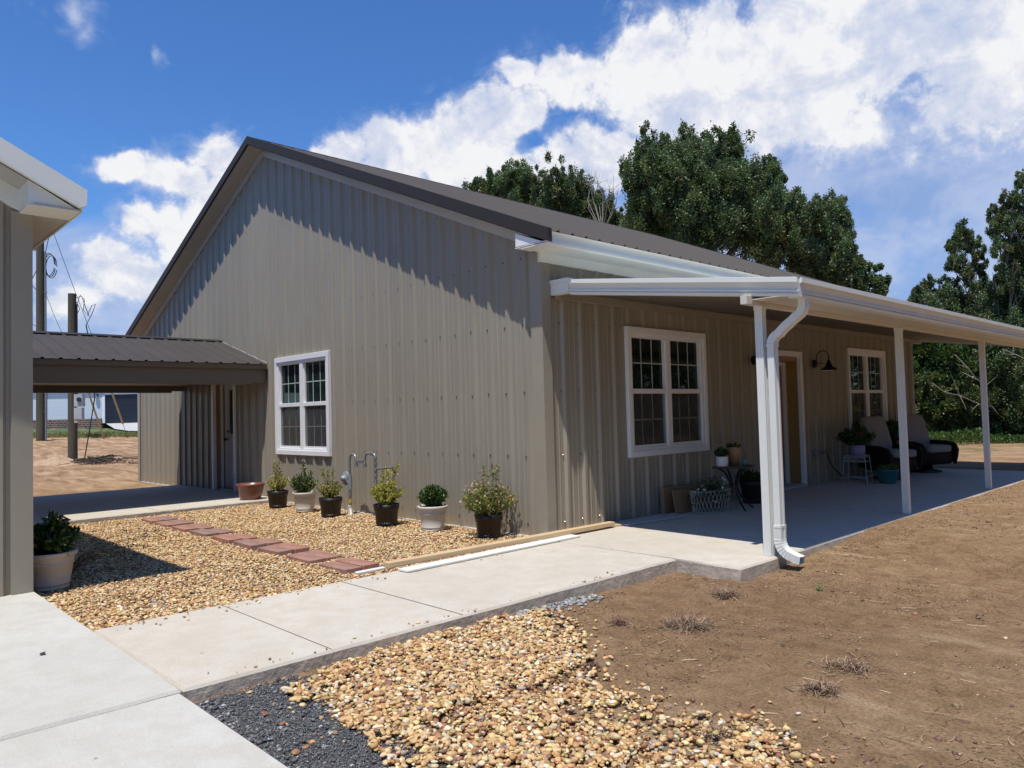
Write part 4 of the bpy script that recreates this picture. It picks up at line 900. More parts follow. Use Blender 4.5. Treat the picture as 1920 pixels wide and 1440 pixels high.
potted('potted_shrub', -4.64, -.45, zb, .185, .30, 'rim', MAT['cream_pot'], 'cream rimmed pot with dark green shrub standing in front of the gable window', dict(rx=.21, h=.34, nst=30, nl=24, lsize=.036, pal=DG+MG, flowers=[(.62, .48, .42)], nfl=9, top_spikes=2), group=GRP)
potted('potted_shrub', -3.76, -.52, zb, .165, .275, 'barrel', MAT['black_pot'], 'dark barrel pot with green shrub immediately left of the gas pipes', dict(rx=.19, h=.31, nst=28, nl=24, lsize=.030, pal=OG+MG+YG[:2], flowers=[(.5, .25, .2)], nfl=8, top_spikes=4), group=GRP)
potted('potted_shrub', -2.40, -.50, zb, .168, .275, 'barrel', MAT['black_pot'], 'dark barrel pot with bright yellow-green shrub right of the gas pipes', dict(rx=.24, h=.38, nst=46, nl=30, lsize=.032, pal=YG, top_spikes=4, lean=(.12, 0)), group=GRP)
potted('potted_shrub', -1.53, -.42, zb, .188, .31, 'rim', MAT['cream_pot'], 'cream rimmed pot with compact glossy dark green shrub between two dark barrel pots', dict(rx=.19, h=.29, nst=38, nl=30, lsize=.038, pal=DG+[(.07, .13, .03)], top_spikes=0), group=GRP)
potted('potted_shrub', -.60, -.34, zb, .160, .27, 'barrel', MAT['black_pot'], 'dark barrel pot with pink-tipped green shrub, nearest the house corner', dict(rx=.33, h=.41, nst=60, nl=30, lsize=.030, pal=MG+OG, flowers=[(.66, .42, .34), (.74, .62, .52), (.55, .26, .18)], nfl=60, top_spikes=4), group=GRP)
potted('empty_bowl', -6.62, -.40, 0, .235, .27, 'bowl', MAT['brown_bowl'], 'wide reddish brown empty plant bowl on the breezeway slab', None, 'plant bowl')
potted('potted_shrub', -1.72, -4.44, -.07, .215, .33, 'rim', MAT['cream_pot'], 'large cream pot with dark leafy plant and pink flowers tucked beside the outbuilding corner', dict(rx=.23, h=.33, nst=34, nl=30, lsize=.065, pal=DG, flowers=[(.60, .16, .18), (.66, .28, .25)], nfl=9, fsize=.035, wid=.42))
e = empty('twiggy_plant', (-1.95, -4.3, -.06), 0, 'thin twiggy plant with sparse leaves rising behind the large cream pot', 'plant')
st = MB(); LP = []; LD = []
for i in range(12):
    a = rng.uniform(-.2, 1.5); L = rng.uniform(.5, 1.15); p = np.array([rng.uniform(-.05, .05), rng.uniform(-.03, .03), 0.]); d = np.array([math.cos(a)*.45, math.sin(a)*.55, 1.]); pts = [tuple(p)]
    for k in range(7):
        d = d+[math.cos(a)*.12, math.sin(a)*.16, -.13]; d /= np.linalg.norm(d); p = p+d*L/7; pts.append(tuple(p))
        for _ in range(5): LP.append(p+rng.normal(0, .02, 3)); LD.append(rng.normal(size=3))
    st.tube(pts, [.004-.0004*k for k in range(8)], 4, False)
st.build('stems', MAT['stem'], e); V, Fc = leaf_arrays(np.array(LP), np.array(LD), rng.uniform(.015, .035, len(LP))); npmesh('foliage', V, Fc, MAT['leaf'], np.repeat(pick(DG, len(LP)), 4, 0), parent=e)

# ------------------------------------------------------------------ gas pipes
G = empty('gas_pipe', (-3.62, -.24, -.06), 0, 'grey gas riser with regulator disk and looped meter bar against the gable wall', 'gas pipe')
def Gp(mb, n, m): o = mb.build(n, m, G); o.location = (3.62, .24, .06); return o
yg = -.25
def bend(p0, p1, p2, n=6): return [tuple(Vector(p0)*(1-t)**2+Vector(p1)*2*t*(1-t)+Vector(p2)*t*t) for t in [i/n for i in range(n+1)]]
q = MB(); xr = -3.68
q.tube([(xr, yg, -.08), (xr, yg, .72)] + bend((xr, yg, .72), (xr+.01, yg, .83), (xr+.10, yg, .82))[1:] + bend((xr+.10, yg, .82), (xr+.17, yg, .81), (xr+.17, yg, .72))[1:] + [(xr+.17, yg, .67)], .017, 10)
q.tube([(xr+.40, yg, .67), (xr+.40, yg, .72)] + bend((xr+.40, yg, .72), (xr+.40, yg, .84), (xr+.50, yg, .84)) + [(xr+.60, yg, .84)] + bend((xr+.60, yg, .84), (xr+.665, yg, .84), (xr+.665, yg, .76)) + [(xr+.665, yg, .46)], .017, 10)
q.tube([(xr+.665, yg, .63), (xr+1.09, yg, .665)], .015, 8); q.tube([(xr+1.08, yg, .68), (xr+1.08, yg, .50)], .014, 8)
q.tube([(xr+.665, yg, .63), (xr+.665, 0, .63)], .012, 8)
PI_ = Gp(q, 'pipe', MAT['galv'])
q = MB(); q.box(xr+.15, xr+.42, yg-.012, yg+.012, .70, .745, .004); Gp(q, 'meter_bar', MAT['galv'])
for a_, b_ in [((xx, yg, .645), (xx, yg, .70)) for xx in (xr+.17, xr+.40)]+[((xr+.665, yg, z_), (xr+.665, yg, z_+.035)) for z_ in (.44, .52, .60, .68, .76)]+[((xr+.57, yg, .84), (xr+.61, yg, .84))]:
    q = MB(); q.tube([a_, b_], .026, 10); Gp(q, 'pipe_coupling', MAT['galv'])
q = MB(); cx_ = xr-.11; rx_ = Matrix.Rotation(math.radians(90), 3, 'X')
def disk(mb, c, prof, n=24):
    vs = []
    for r, d in prof:
        for k in range(n): a = 2*math.pi*k/n; vs.append((c[0]+r*math.cos(a), c[1]-d, c[2]+r*math.sin(a)))
    mb.add(vs, [(i*n+k, i*n+(k+1) % n, (i+1)*n+(k+1) % n, (i+1)*n+k) for i in range(len(prof)-1) for k in range(n)], True)
disk(q, (cx_, yg, .47), [(0, -.05), (.05, -.045), (.085, -.025), (.093, -.012), (.101, -.010), (.101, .010), (.093, .012), (.07, .03), (.04, .04), (.036, .07), (.025, .08), (0, .08)])
for k in range(8): a = k*math.pi/4; q.tube([(cx_+.095*math.cos(a), yg-.018, .47+.095*math.sin(a)), (cx_+.095*math.cos(a), yg+.018, .47+.095*math.sin(a))], .007, 6)
q.tube([(cx_, yg, .47), (xr-.0, yg, .40)], .03, 10); q.tube([(xr, yg, .31), (xr, yg, .52)], .032, 10); q.tube([(xr-.04, yg, .42), (xr-.17, yg, .44)], .018, 8); Gp(q, 'regulator', MAT['galv_grey'])
q = MB(); q.tube([(xr, yg, .21), (xr, yg, .29)], .027, 8); Gp(q, 'valve', MAT['galv']); q = MB(); q.tube([(xr, yg, .09), (xr, yg, .12)], .024, 8); Gp(q, 'pipe_coupling', MAT['galv'])
q = MB(); q.tube([(xr, yg, .125), (xr, yg, .18)], .022, 10); Gp(q, 'warning_band', MAT['yellow'])
q = MB(); q.tube([(xr, yg, -.06), (xr-.01, yg, .03), (xr, yg-.01, .09)], [.05, .035, .026], 10); q.tube([(xr, yg, .04), (xr+.10, yg-.05, -.06)], .02, 8); Gp(q, 'riser_sleeve', MAT['cream_pot'])

# ------------------------------------------------------------------ stepping pavers
xs = [-5.50, -4.92, -4.24, -3.62, -2.95, -2.33, -1.72, -1.08, -.42]
ordn = ['farthest', 'second farthest', 'third farthest', 'fourth farthest', 'middle', 'fourth nearest', 'third nearest', 'second nearest', 'nearest']
for i, x in enumerate(xs):
    for j in (0, 1):
        m = MB(); m.box(-.235, .235, -.087, .087, -.05, .018, .006); m.box(-.006, .006, -.0865, .0865, .0175, .0185)
        o = m.build('brick_paver', MAT['paver']); o.location = (x+rng.uniform(-.015, .015), -2.36+j*.182+rng.uniform(-.01, .01), -.034+rng.uniform(-.006, .008)); o.rotation_euler = (rng.normal(0, .015), rng.normal(0, .012), rng.normal(0, .03))
        tag(o, 'reddish paver, %s half of the %s stepping pair' % ('walkway-side' if j == 0 else 'wall-side', ordn[i]), 'paver', 'pavers stepping across the river gravel')

# ------------------------------------------------------------------ lumber
def board(p, q_, w, h, mat, label, cat='board', name='board'):
    p, q_ = Vector(p), Vector(q_); L = (q_-p).length; m = MB(); m.box(-w/2, w/2, 0, L, 0, h, min(.003, h/4)); o = m.build(name, mat); o.location = p
    d = q_-p; o.rotation_euler = (math.asin(d.z/L), 0, math.atan2(-d.x, d.y)); return tag(o, label, cat)
board((.215, -2.28, .022), (.26, .80, .022), .089, .045, MAT['lumber'], 'long tan pine stud lying along the edge of the walkway', 'lumber', 'pine_stud')
board((.395, -2.23, .003), (.36, .05, .003), .145, .018, MAT['primed'], 'long white primed board lying flat beside the tan stud')
board((.08, -2.50, -.018), (.155, -1.7, .002), .060, .019, MAT['primed'], 'thin pale strip of wood poking out past the stud over the last paver')
board((.17, .72, .003), (.36, 1.40, .003), .10, .019, MAT['lumber'], 'short pale wooden offcut beyond the end of the tan stud')
board((.23, .98, .0035), (.34, 2.02, .0035), .27, .019, MAT['grey_board'], 'wide grey white board lying flat in the porch shade')
# boards leaning on the wall behind the basket
b1 = board((.17, 2.05, .003), (.17, 2.95, .003), .04, .33, MAT['lumber_x'], 'brown wooden board standing on edge behind the wire basket'); b1.location.x = .09
b2 = board((.24, 2.12, .003), (.24, 2.7, .003), .02, .30, MAT['lumber_x'], 'shorter board leaning in front of the standing board, touching the basket'); b2.rotation_euler[1] = -.18

# ------------------------------------------------------------------ porch things
# wire basket with white flowers
e = empty('wire_basket', (.44, 2.62, .0), math.radians(76), 'low pale wire basket planter of white flowers on the porch floor', 'basket planter')
m = MB(); ra, rb, hb = .33, .15, .27
def bp(t, z, k=1.0): f = .88+.12*z/hb; return (ra*f*k*math.cos(t), rb*f*k*math.sin(t), z)
nW = 30
for k in range(nW):
    for sgn in (1, -1):
        t0 = 2*math.pi*k/nW; m.tube([bp(t0+sgn*2*math.pi/nW*1.5*s_, .01+(hb-.01)*s_) for s_ in (0, .25, .5, .75, 1)], .0042, 4, False)
for z_ in (.012, hb): m.tube([bp(2*math.pi*k/32, z_) for k in range(33)], .0045, 5, False)
for k in range(nW): t0 = 2*math.pi*(k+.5)/nW; a_, b_ = bp(t0-math.pi/nW*1, hb), bp(t0+math.pi/nW*1, hb); m.tube([a_, ((a_[0]+b_[0])/2*1.02, (a_[1]+b_[1])/2*1.02, hb+.025), b_], .003, 4, False)
m.build('basket', simple('cream_wire', (.50, .45, .37), .5), e)
m = MB(); vs = [];
m.add([bp(2*math.pi*k/24, .02, .9) for k in range(24)]+[bp(2*math.pi*k/24, .20, .94) for k in range(24)], [(i, (i+1) % 24, 24+(i+1) % 24, 24+i) for i in range(24)]+[tuple(range(24, 48))]); m.build('liner', simple('coir_liner', (.10, .06, .035), .95, bump=.8, bscale=40, bdist=.01), e)
P = np.stack([rng.normal(0, .14, 900), rng.normal(0, .07, 900), np.abs(rng.normal(0, .10, 900))+.20], 1); P[:, 2] -= np.abs(P[:, 0])*.25; V, Fc = leaf_arrays(P, rng.normal(size=(900, 3))+[0, 0, .5], rng.uniform(.03, .055, 900)); npmesh('foliage', V, Fc, MAT['leaf'], np.repeat(pick(DG, 900), 4, 0), parent=e)
FP = np.array([(-.27, -.06, .30), (-.20, -.09, .31), (-.15, -.02, .34), (.21, -.05, .40), (.17, -.08, .36), (.27, -.03, .36), (.13, -.09, .30), (.24, .02, .42), (-.1, -.13, .17), (-.05, -.14, .15), (-.3, -.0, .27)])
Pn = np.repeat(FP, 6, 0); Dn = rng.normal(0, 1, (len(Pn), 3))*[1, .5, 1]; V, Fc = leaf_arrays(Pn, Dn, rng.uniform(.022, .034, len(Pn)), .8); npmesh('blossoms', V, Fc, MAT['petal'], np.full((len(V), 3), .78), parent=e)
# bistro table
e = empty('bistro_table', (.57, 2.98, 0), .25, 'small black metal side table with curved legs on the porch', 'side table')
m = MB(); m.box(-.22, .22, -.22, .22, .545, .575, .008); m.build('tabletop', MAT['black'], e)
m = MB(); m.box(-.20, .20, -.20, .20, .5755, .579); m.build('glass_inset', MAT['glass'], e)
for k in range(4):
    a = math.pi/4+k*math.pi/2; c_, s_ = math.cos(a), math.sin(a); m = MB()
    m.tube([(c_*.22, s_*.22, .55), (c_*.13, s_*.13, .50), (c_*.055, s_*.055, .38), (c_*.045, s_*.045, .30), (c_*.08, s_*.08, .20), (c_*.17, s_*.17, .09), (c_*.27, s_*.27, .008)], .013, 8); m.build('leg', MAT['black'], e)
m = MB(); m.tube([(.06*math.cos(t_), .06*math.sin(t_), .33) for t_ in np.linspace(0, 2*math.pi, 17)], .007, 6); m.build('collar', MAT['black'], e)
tz = .579
potted('potted_plant', .52, 2.80, tz, .078, .125, 'cyl', MAT['white_pot'], 'white cylinder pot with dark green plant on the black side table', dict(rx=.09, h=.14, nst=16, nl=14, lsize=.035, pal=DG, wid=.7))
potted('potted_plant', .52, 3.10, tz, .095, .235, 'cone', MAT['tan_pot'], 'tall tan tapered pot with small yellow flowers on the black side table', dict(rx=.10, h=.08, nst=16, nl=10, lsize=.025, pal=DG, flowers=[(.42, .30, .05)], nfl=20, fsize=.012))
m = MB(); m.lathe([(0, 0), (.030, 0), (.037, .006), (.040, .05), (.037, .085), (.033, .086), (.034, .05), (.0, .012)], n=20); o = m.build('green_cup', MAT['green_glass']); o.location = (.70, 3.06, tz); tag(o, 'small green glass cup standing on the black side table', 'cup')
potted('potted_plant', .42, 3.72, 0, .165, .31, 'barrel', MAT['black_pot'], 'dark pot with white-flowered plant on the floor behind the black side table', dict(rx=.19, h=.17, nst=22, nl=16, lsize=.045, pal=DG, flowers=[(.75, .75, .72)], nfl=4, fsize=.035))
# outlets and hose bib
def outlet(y, z, label):
    e = empty('outlet_box', (.0, y, z), 0, label, 'outlet box'); m = MB(); m.box(.002, .045, -.06, .06, -.065, .065, .004); m.build('housing', MAT['galv'], e); m = MB(); m.box(.045, .075, -.05, .05, -.055, .055, .006); m.build('cover', simple('outlet_cover', (.25, .28, .28), .3), e)
outlet(4.02, .62, 'grey outdoor outlet box on the wall behind the black side table'); outlet(6.60, .52, 'grey outdoor outlet box on the wall right of the front door')
e = empty('garden_hose', (.0, 6.88, .52), 0, 'black garden hose hanging from a brass wall tap right of the front door', 'hose')
m = MB(); m.tube([(.0, 0, 0), (.09, 0, 0), (.11, 0, -.03)], .012, 8); m.tube([(.07, 0, .0), (.07, 0, .04)], .006, 6); m.tube([(.07+.03*math.cos(t_), .03*math.sin(t_), .045) for t_ in np.linspace(0, 2*math.pi, 11)], .005, 5); m.build('tap', MAT['galv'], e)
m = MB(); m.tube([(.11, 0, -.03), (.13, .03, -.12), (.16, .12, -.27), (.2, .28, -.40), (.24, .5, -.47), (.3, .8, -.505)], .011, 8); m.build('hose', MAT['black'], e)
# gooseneck wall lamps
def lamp(y, z, label):
    e = empty('wall_lamp', (0, y, z), 0, label, 'wall lamp', 'gooseneck lamps beside the front door'); e.scale = (.86, .86, .86)
    m = MB(); m.tube([(.03, 0, 0), (.055, 0, 0)], .085, 20); m.tube([(.055, 0, 0), (.075, 0, 0)], .05, 16); m.build('backplate', MAT['lamp_metal'], e)
    m = MB(); m.tube([(.07, 0, .0), (.08, 0, .12)] + arc((.20, .13), .12, math.pi, 0, 10, 0) + [(.32, 0, .06)], .010, 8); m.tube([(.07, 0, .0), (.30, 0, .0)], .006, 6); m.build('gooseneck', MAT['lamp_metal'], e)
    m = MB(); m.lathe([(.012, .06), (.035, .05), (.038, .0), (.055, -.02), (.065, -.06), (.11, -.09), (.165, -.135), (.170, -.15)], (.32, 0, 0), 28); s_ = m.build('lamp_shade', MAT['lamp_metal'], e)
    m = MB(); m.lathe([(.168, -.150), (.16, -.137), (.105, -.094), (.06, -.065), (0, -.06)], (.32, 0, 0), 28); m.build('shade_lining', MAT['lamp_white'], s_)
lamp(4.62, 2.06, 'dark gooseneck wall lamp left of the front door, partly behind the downspout post'); lamp(6.72, 2.06, 'dark gooseneck wall lamp between the front door and the far porch window')
# plant stand, pots
e = empty('plant_stand', (.52, 7.10, 0), .1, 'white wire plant stand with a lavender pot on top', 'plant stand')
m = MB()
for a, b in ((-1, -1), (1, -1), (1, 1), (-1, 1)): m.tube([(a*.20, b*.16, 0), (a*.165, b*.13, .47)], .007, 6)
for z_, k in ((.10, 1.0), (.44, .85), (.47, .84), (.37, .88)):
    m.tube([(-.19*k, -.15*k, z_), (.19*k, -.15*k, z_), (.19*k, .15*k, z_), (-.19*k, .15*k, z_), (-.19*k, -.15*k, z_)], .006, 6, False)
for k in range(7):
    t_ = -.14+.28*k/6; m.tube([(t_, -.13, .47), (t_, .13, .47)], .004, 4)
    m.tube([(t_+.02*math.cos(w_), -.131, .405+.022*math.sin(w_)) for w_ in np.linspace(0, 6.28, 9)], .0035, 4, False)
m.build('frame', MAT['blue_white'], e)
potted('potted_plant', .52, 7.14, .478, .125, .17, 'cyl', MAT['lavender'], 'lavender pot with dark plant and red flowers on the white wire stand', dict(rx=.30, h=.36, nst=44, nl=24, lsize=.05, pal=DG, flowers=[(.35, .03, .03)], nfl=16, fsize=.03))
potted('potted_plant', .93, 7.32, 0, .185, .24, 'bowl', MAT['teal'], 'teal glazed pot with low green plant on the porch floor', dict(rx=.17, h=.10, nst=20, nl=14, lsize=.035, pal=MG))
# wicker rockers
def wicker_chair(x, y, rz, label):
    e = empty('wicker_chair', (x, y, 0), rz, label, 'armchair', 'wicker porch chairs')
    m = MB(); m.lathe([(0, .0), (.26, 0), (.28, .03), (.12, .06), (.10, .16), (0, .16)], n=24); m.build('swivel_base', MAT['black'], e)
    m = MB(); m.blob((0.02, 0, .28), (.66, .70, .26), .28, nu=28, nv=12); m.build('seat_frame', MAT['wicker'], e)
    for s in (-1, 1):
        m = MB(); P0 = [(-.30, .56), (-.10, .54), (.12, .54), (.28, .52), (.335, .46), (.33, .36), (.30, .20), (-.28, .20)]
        n = len(P0); w = .10; y0_, y1_ = s*.33, s*(.33+w); vs = [(a, y0_, b) for a, b in P0]+[(a, y1_, b) for a, b in P0]; m.add(vs, [tuple(range(n)), tuple(range(n, 2*n))[::-1]]+[(i, (i+1) % n, n+(i+1) % n, n+i) for i in range(n)])
        m.tube([(-.32, s*.38, .58), (-.08, s*.39, .56), (.14, s*.40, .555), (.30, s*.40, .52), (.36, s*.39, .43), (.345, s*.385, .30), (.31, s*.38, .16)], [.035, .042, .045, .045, .04, .035, .03], 10); m.build('arm', MAT['wicker'], e)
    rot = Matrix.Rotation(math.radians(-17), 3, 'Y')
    m = MB(); m.blob((-.36, 0, .66), (.09, .60, .70), .35, rot, 28, 14); m.build('backrest', MAT['wicker'], e)
    m = MB(); m.blob((.09, 0, .455), (.60, .60, .15), .35, None, 28, 12); m.build('seat_cushion', MAT['cushion'], e)
    m = MB(); m.blob((-.255, 0, .80), (.16, .56, .64), .35, rot, 28, 14); m.build('back_cushion', MAT['cushion'], e)
wicker_chair(.66, 8.15, -.35, 'dark wicker chair with pale cushions, nearer the front door'); wicker_chair(.72, 9.85, -.45, 'dark wicker chair with pale cushions, at the far end of the porch')
e = empty('side_table', (.46, 9.12, 0), 0, 'small dark wicker table between the two wicker chairs', 'side table')
m = MB(); m.box(-.20, .20, -.20, .20, .50, .53, .006); m.build('tabletop', MAT['black'], e); m = MB(); m.box(-.17, .17, -.17, .17, .05, .50, .01); m.build('base', MAT['wicker'], e)
m = MB()
for k in range(8):
    a = k*math.pi/4; m.blob((.035*math.cos(a), .035*math.sin(a), .06), (.09, .09, .115), 1, None, 10, 8)
o = m.build('rind', MAT['orange']); e2 = empty('pumpkin', (.55, 9.05, .531), 0, 'small orange pumpkin on the dark table between the chairs', 'pumpkin'); o.parent = e2
m = MB(); m.tube([(0, 0, .10), (.005, 0, .13), (.015, .005, .15)], [.012, .008, .009], 6); m.build('stalk', MAT['stem'], e2)
potted('potted_plant', .36, 9.20, .53, .11, .22, 'cone', MAT['black'], 'black pot of orange-red flowers between the wicker chairs below the far window', dict(rx=.20, h=.28, nst=26, nl=20, lsize=.05, pal=DG, flowers=[(.5, .10, .03)], nfl=14, fsize=.035))

# ------------------------------------------------------------------ ground litter
def grass_clump(x, y, r, h, n, pal, label, name='dead_grass_clump', flat=1., cat='dry grass'):
    z = float(terrain(np.array([x]), np.array([y]))[0]); V = []; Fc = []; C = []
    for i in range(n):
        a = rng.uniform(0, 6.28); d = min(abs(rng.normal(0, r*.5)), r*.95); p = np.array([math.cos(a)*d, math.sin(a)*d, rng.uniform(0, .012)]); az_ = rng.uniform(0, 6.28); L = rng.uniform(.3, 1)*h*1.15
        dr_ = np.array([math.cos(az_), math.sin(az_), rng.uniform(0, 1.)**2*.9*flat]); dr_ /= np.linalg.norm(dr_); w = rng.uniform(.0016, .0036); sd = np.cross(dr_, [0, 0, 1.]); sd /= np.linalg.norm(sd)+1e-6
        b = len(V); prev = p
        for k in range(4):
            ww = w*(1-k/4.2); V += [prev-sd*ww, prev+sd*ww]; dr_ = dr_+[0, 0, -.16]+rng.normal(0, .35, 3)*[1, 1, .45]; dr_ /= np.linalg.norm(dr_); prev = prev+dr_*L/4; prev[2] = max(prev[2], .004+.03*rng.random()*(d < r*.6))
            if k: Fc += [[b+2*k-2, b+2*k-1, b+2*k+1, b+2*k]]
        c = pal[rng.integers(len(pal))]; C += [np.array(c)*rng.uniform(.7, 1.2)]*8
    o = npmesh(name, np.array(V), np.array(Fc), MAT['straw'], np.array(C)); o.location = (x, y, z); return tag(o, label, cat)
ST = [(.26, .165, .10), (.34, .24, .15), (.15, .075, .055), (.11, .055, .04), (.42, .31, .20)]
p = on(1290, 1165, 'z', -.09); grass_clump(p[0], p[1], .19, .17, 1100, ST, 'largest tangle of dry reddish grass on the dirt below the porch corner')
p = on(1362, 1112, 'z', -.09); grass_clump(p[0], p[1], .10, .16, 420, ST, 'dry grass clump closest to the downspout')
p = on(1540, 1285, 'z', -.09); grass_clump(p[0], p[1], .10, .12, 330, ST, 'dry grass clump in the middle of the open dirt')
p = on(1590, 1245, 'z', -.09); grass_clump(p[0], p[1], .20, .12, 260, ST, 'loose flat straws beyond the mid-dirt clump', flat=.3)
p = on(1345, 1370, 'z', -.09); grass_clump(p[0], p[1], .10, .09, 120, ST, 'dry stems at the edge of the foreground pebbles')
p = on(1160, 1165, 'z', -.09); grass_clump(p[0], p[1], .10, .07, 110, ST[2:4], 'dark dry stems between pebbles and walkway edge')
p = on(1108, 1240, 'z', -.09); grass_clump(p[0], p[1], .07, .10, 70, ST[2:4], 'thin brown stems at the right rim of the pebbles near the walkway')
GR = [(.06, .14, .03), (.10, .20, .04)]
p = on(1157, 1088, 'z', -.10); grass_clump(p[0]+.03, p[1], .03, .05, 60, GR, 'small green weed at the foot of the walkway edge', 'weed', cat='weed')
p = on(1535, 1100, 'z', -.08); grass_clump(p[0], p[1], .03, .10, 18, GR, 'little green grass tuft right of the downspout mouth', 'grass_tuft', cat='grass tuft')
# loose twigs and straws over the dirt: too many to count
V = []; Fc = []; C = []
for i in range(1500):
    x = rng.uniform(2.1, 6.8); y = rng.uniform(-3.2, 4.5); a = rng.uniform(0, 6.28); L = abs(rng.normal(.03, .05))+.015; w = rng.uniform(.001, .0026); b = len(V); n = 4; px0 = np.array([x, y]); da = rng.normal(0, .25)
    for k in range(n):
        z = (z if k else float(terrain(np.array([px0[0]]), np.array([px0[1]]))[0])+.006); sd = np.array([-math.sin(a), math.cos(a)])*w; V += [[px0[0]-sd[0], px0[1]-sd[1], z], [px0[0]+sd[0], px0[1]+sd[1], z+.002]]
        if k: Fc += [[b+2*k-2, b+2*k-1, b+2*k+1, b+2*k]]
        px0 = px0+np.array([math.cos(a), math.sin(a)])*L/3; a += da
    C += [np.array(ST[rng.integers(5)])*rng.uniform(.6, 1.2)]*8
tag(npmesh('straw_litter', np.array(V), np.array(Fc), MAT['straw'], np.array(C)), kind='stuff')
def dead_leaf(u, v, z, s, col, label):
    p = on(u, v, 'z', z); m = MB(); n = 11; vs = [(0, 0, .004)]
    for k in range(n): a = 2*math.pi*k/n; r = s*(1 if k % 2 else .55)*rng.uniform(.8, 1.2); vs.append((r*math.cos(a), r*.6*math.sin(a), abs(rng.normal(.004, .006))))
    m.add(vs, [(0, 1+k, 1+(k+1) % n) for k in range(n)]); o = m.build('fallen_leaf', simple('dead_leaf', col, .8)); o.location = p; return tag(o, label, 'leaf')
dead_leaf(80, 1226, .009, .035, (.07, .045, .04), 'dark curled dead leaf alone on the left driveway slab')
zt_ = -.10
for u, v, s, lb in ((455, 1278, .03, 'brown dead leaf on the crushed stone nearest the walkway edge'), (525, 1266, .045, 'large reddish dead leaf where crushed stone meets pebbles'), (497, 1340, .03, 'orange brown dead leaf in the middle of the crushed stone'), (530, 1358, .032, 'brown dead leaf right of the orange one on the crushed stone')): dead_leaf(u, v, zt_, s, (.25, .11, .055), lb)
# ------------------------------------------------------------------ trees
def tree(name, label, base, clumps, nleaf, lsize, pal, trunk_r=.22, group=None, bare=0, cat='tree', tuft=.42, mat='leaf_dark', barkm='bark', nt=1.0):
    "clumps: (x,y,z,r) in the place; tufts of leaves fill them, limbs reach each"
    base = np.array(base, float); e = empty(name, tuple(base), 0, label, cat, group)
    cl = np.array(clumps, float); vol = cl[:, 3]**2; P = []; D = []; TC = []
    m = MB(); zc = np.percentile(cl[:, 2], 25); top = np.array([cl[:, 0].mean(), cl[:, 1].mean(), cl[:, 2].max()-.8]) - base
    spine = lambda t: np.array([top[0]*t**1.6, top[1]*t**1.6, top[2]*t])
    m.tube([tuple(spine(t)) for t in np.linspace(0, 1, 7)], [trunk_r*(1-.9*t)**1.2 for t in np.linspace(0, 1, 7)], 9, False)
    for x, y, z, r in cl:
        c = np.array([x, y, z])-base; t0 = max(.12, min(.9, (c[2]-r*1.2-1.2)/max(top[2], 1))); s = spine(t0); k = (s+c)/2+[0, 0, -.12*np.linalg.norm(c-s)*.5]+rng.normal(0, .15, 3)
        m.tube([tuple(s), tuple(k), tuple(c)], [trunk_r*(1-.8*t0)*.3, trunk_r*.15, trunk_r*.05], 6, False)
        for _ in range(3):
            d = rng.normal(size=3); d[2] = abs(d[2]); d /= np.linalg.norm(d); m.tube([tuple(c*.7+k*.3), tuple(c+d*r*.5), tuple(c+d*r*.95+[0, 0, .1])], [.035, .02, .008], 5, False)
        nt_ = max(12, int(nt*38*(r/.8)**2*(1 if r > .4 else 1.4)))
        d = rng.normal(size=(nt_, 3)); d /= np.linalg.norm(d, axis=1)[:, None]; rad = rng.uniform(.25, 1., nt_)**.5
        q = c + d*rad[:, None]*r*np.array([.9, .9, 1.0])*rng.uniform(.75, 1.25, (nt_, 1)); ns = max(3, nt_//6); q[:ns] = c+rng.normal(0, r*.45, (ns, 3))*[1, 1, .1]+np.stack([np.zeros(ns), np.zeros(ns), rng.uniform(.7, 1.55, ns)*r], 1); TC.append(np.concatenate([q, np.full((nt_, 1), r)], 1))
    m.build('trunk', MAT[barkm], e)
    TC = np.concatenate(TC); per = max(9, int(nleaf*2.2/len(TC))); N = len(TC)
    tr_ = tuft*.70*rng.uniform(.5, 1.25, N)*np.clip(TC[:, 3]/.9, .6, 1.1)
    d = rng.normal(size=(N*per, 3)); d /= np.linalg.norm(d, axis=1)[:, None]; rr = rng.uniform(.1, 1.05, N*per)**.6*rng.choice([1, 1, 1, 1.45], N*per)
    Cc = np.repeat(TC[:, :3], per, 0); R = np.repeat(tr_, per)
    sc_ = np.array([.82, .82, 1.45]); P = Cc + d*(rr*R)[:, None]*sc_
    Dd = d*.6+rng.normal(0, .6, (N*per, 3))+[0, 0, .1]
    V, Fc = leaf_arrays(P, Dd, lsize*.76*rng.uniform(.6, 1.2, N*per), .62, .25)
    tint = np.repeat(rng.uniform(.65, 1.35, (N, 1))*(1+rng.normal(0, .07, (N, 3))*[1.6, .5, .8]), per, 0)
    npmesh('crown', V, Fc, MAT[mat], np.repeat(np.clip(pick(pal, N*per, .25)*tint, .004, .6), 4, 0), parent=e)
    return e
def CL(lst, depth, spread=1.6, back=True, jit=0):
    "clump list from bearings; each clump sits at its own distance and has a partner further back"
    out = []
    for (u, v, r) in lst:
        dd = depth+rng.uniform(-spread, spread); p = at(u, v, dd); out.append((*p, r*dd/1416))
        if back and r > 28:
            p2 = at(u+rng.uniform(-12, 12), v+rng.uniform(4, 22), dd+2.2); out.append((*p2, r*.85*(dd+2.2)/1416))
    return out
LG = [(.085, .135, .055), (.110, .165, .068), (.145, .20, .088), (.062, .100, .042)]
LG2 = [(.095, .145, .060), (.125, .180, .078), (.165, .215, .105), (.070, .108, .050)]
LG3 = [(.050, .105, .022), (.075, .14, .030), (.10, .165, .045), (.03, .06, .018)]
gz = lambda x, y: float(terrain(np.array([x]), np.array([y]))[0])
def base_at(u, depth): p = at(u, 760, depth); return (p[0], p[1], gz(p[0], p[1]))
TG = 'trees behind the house'
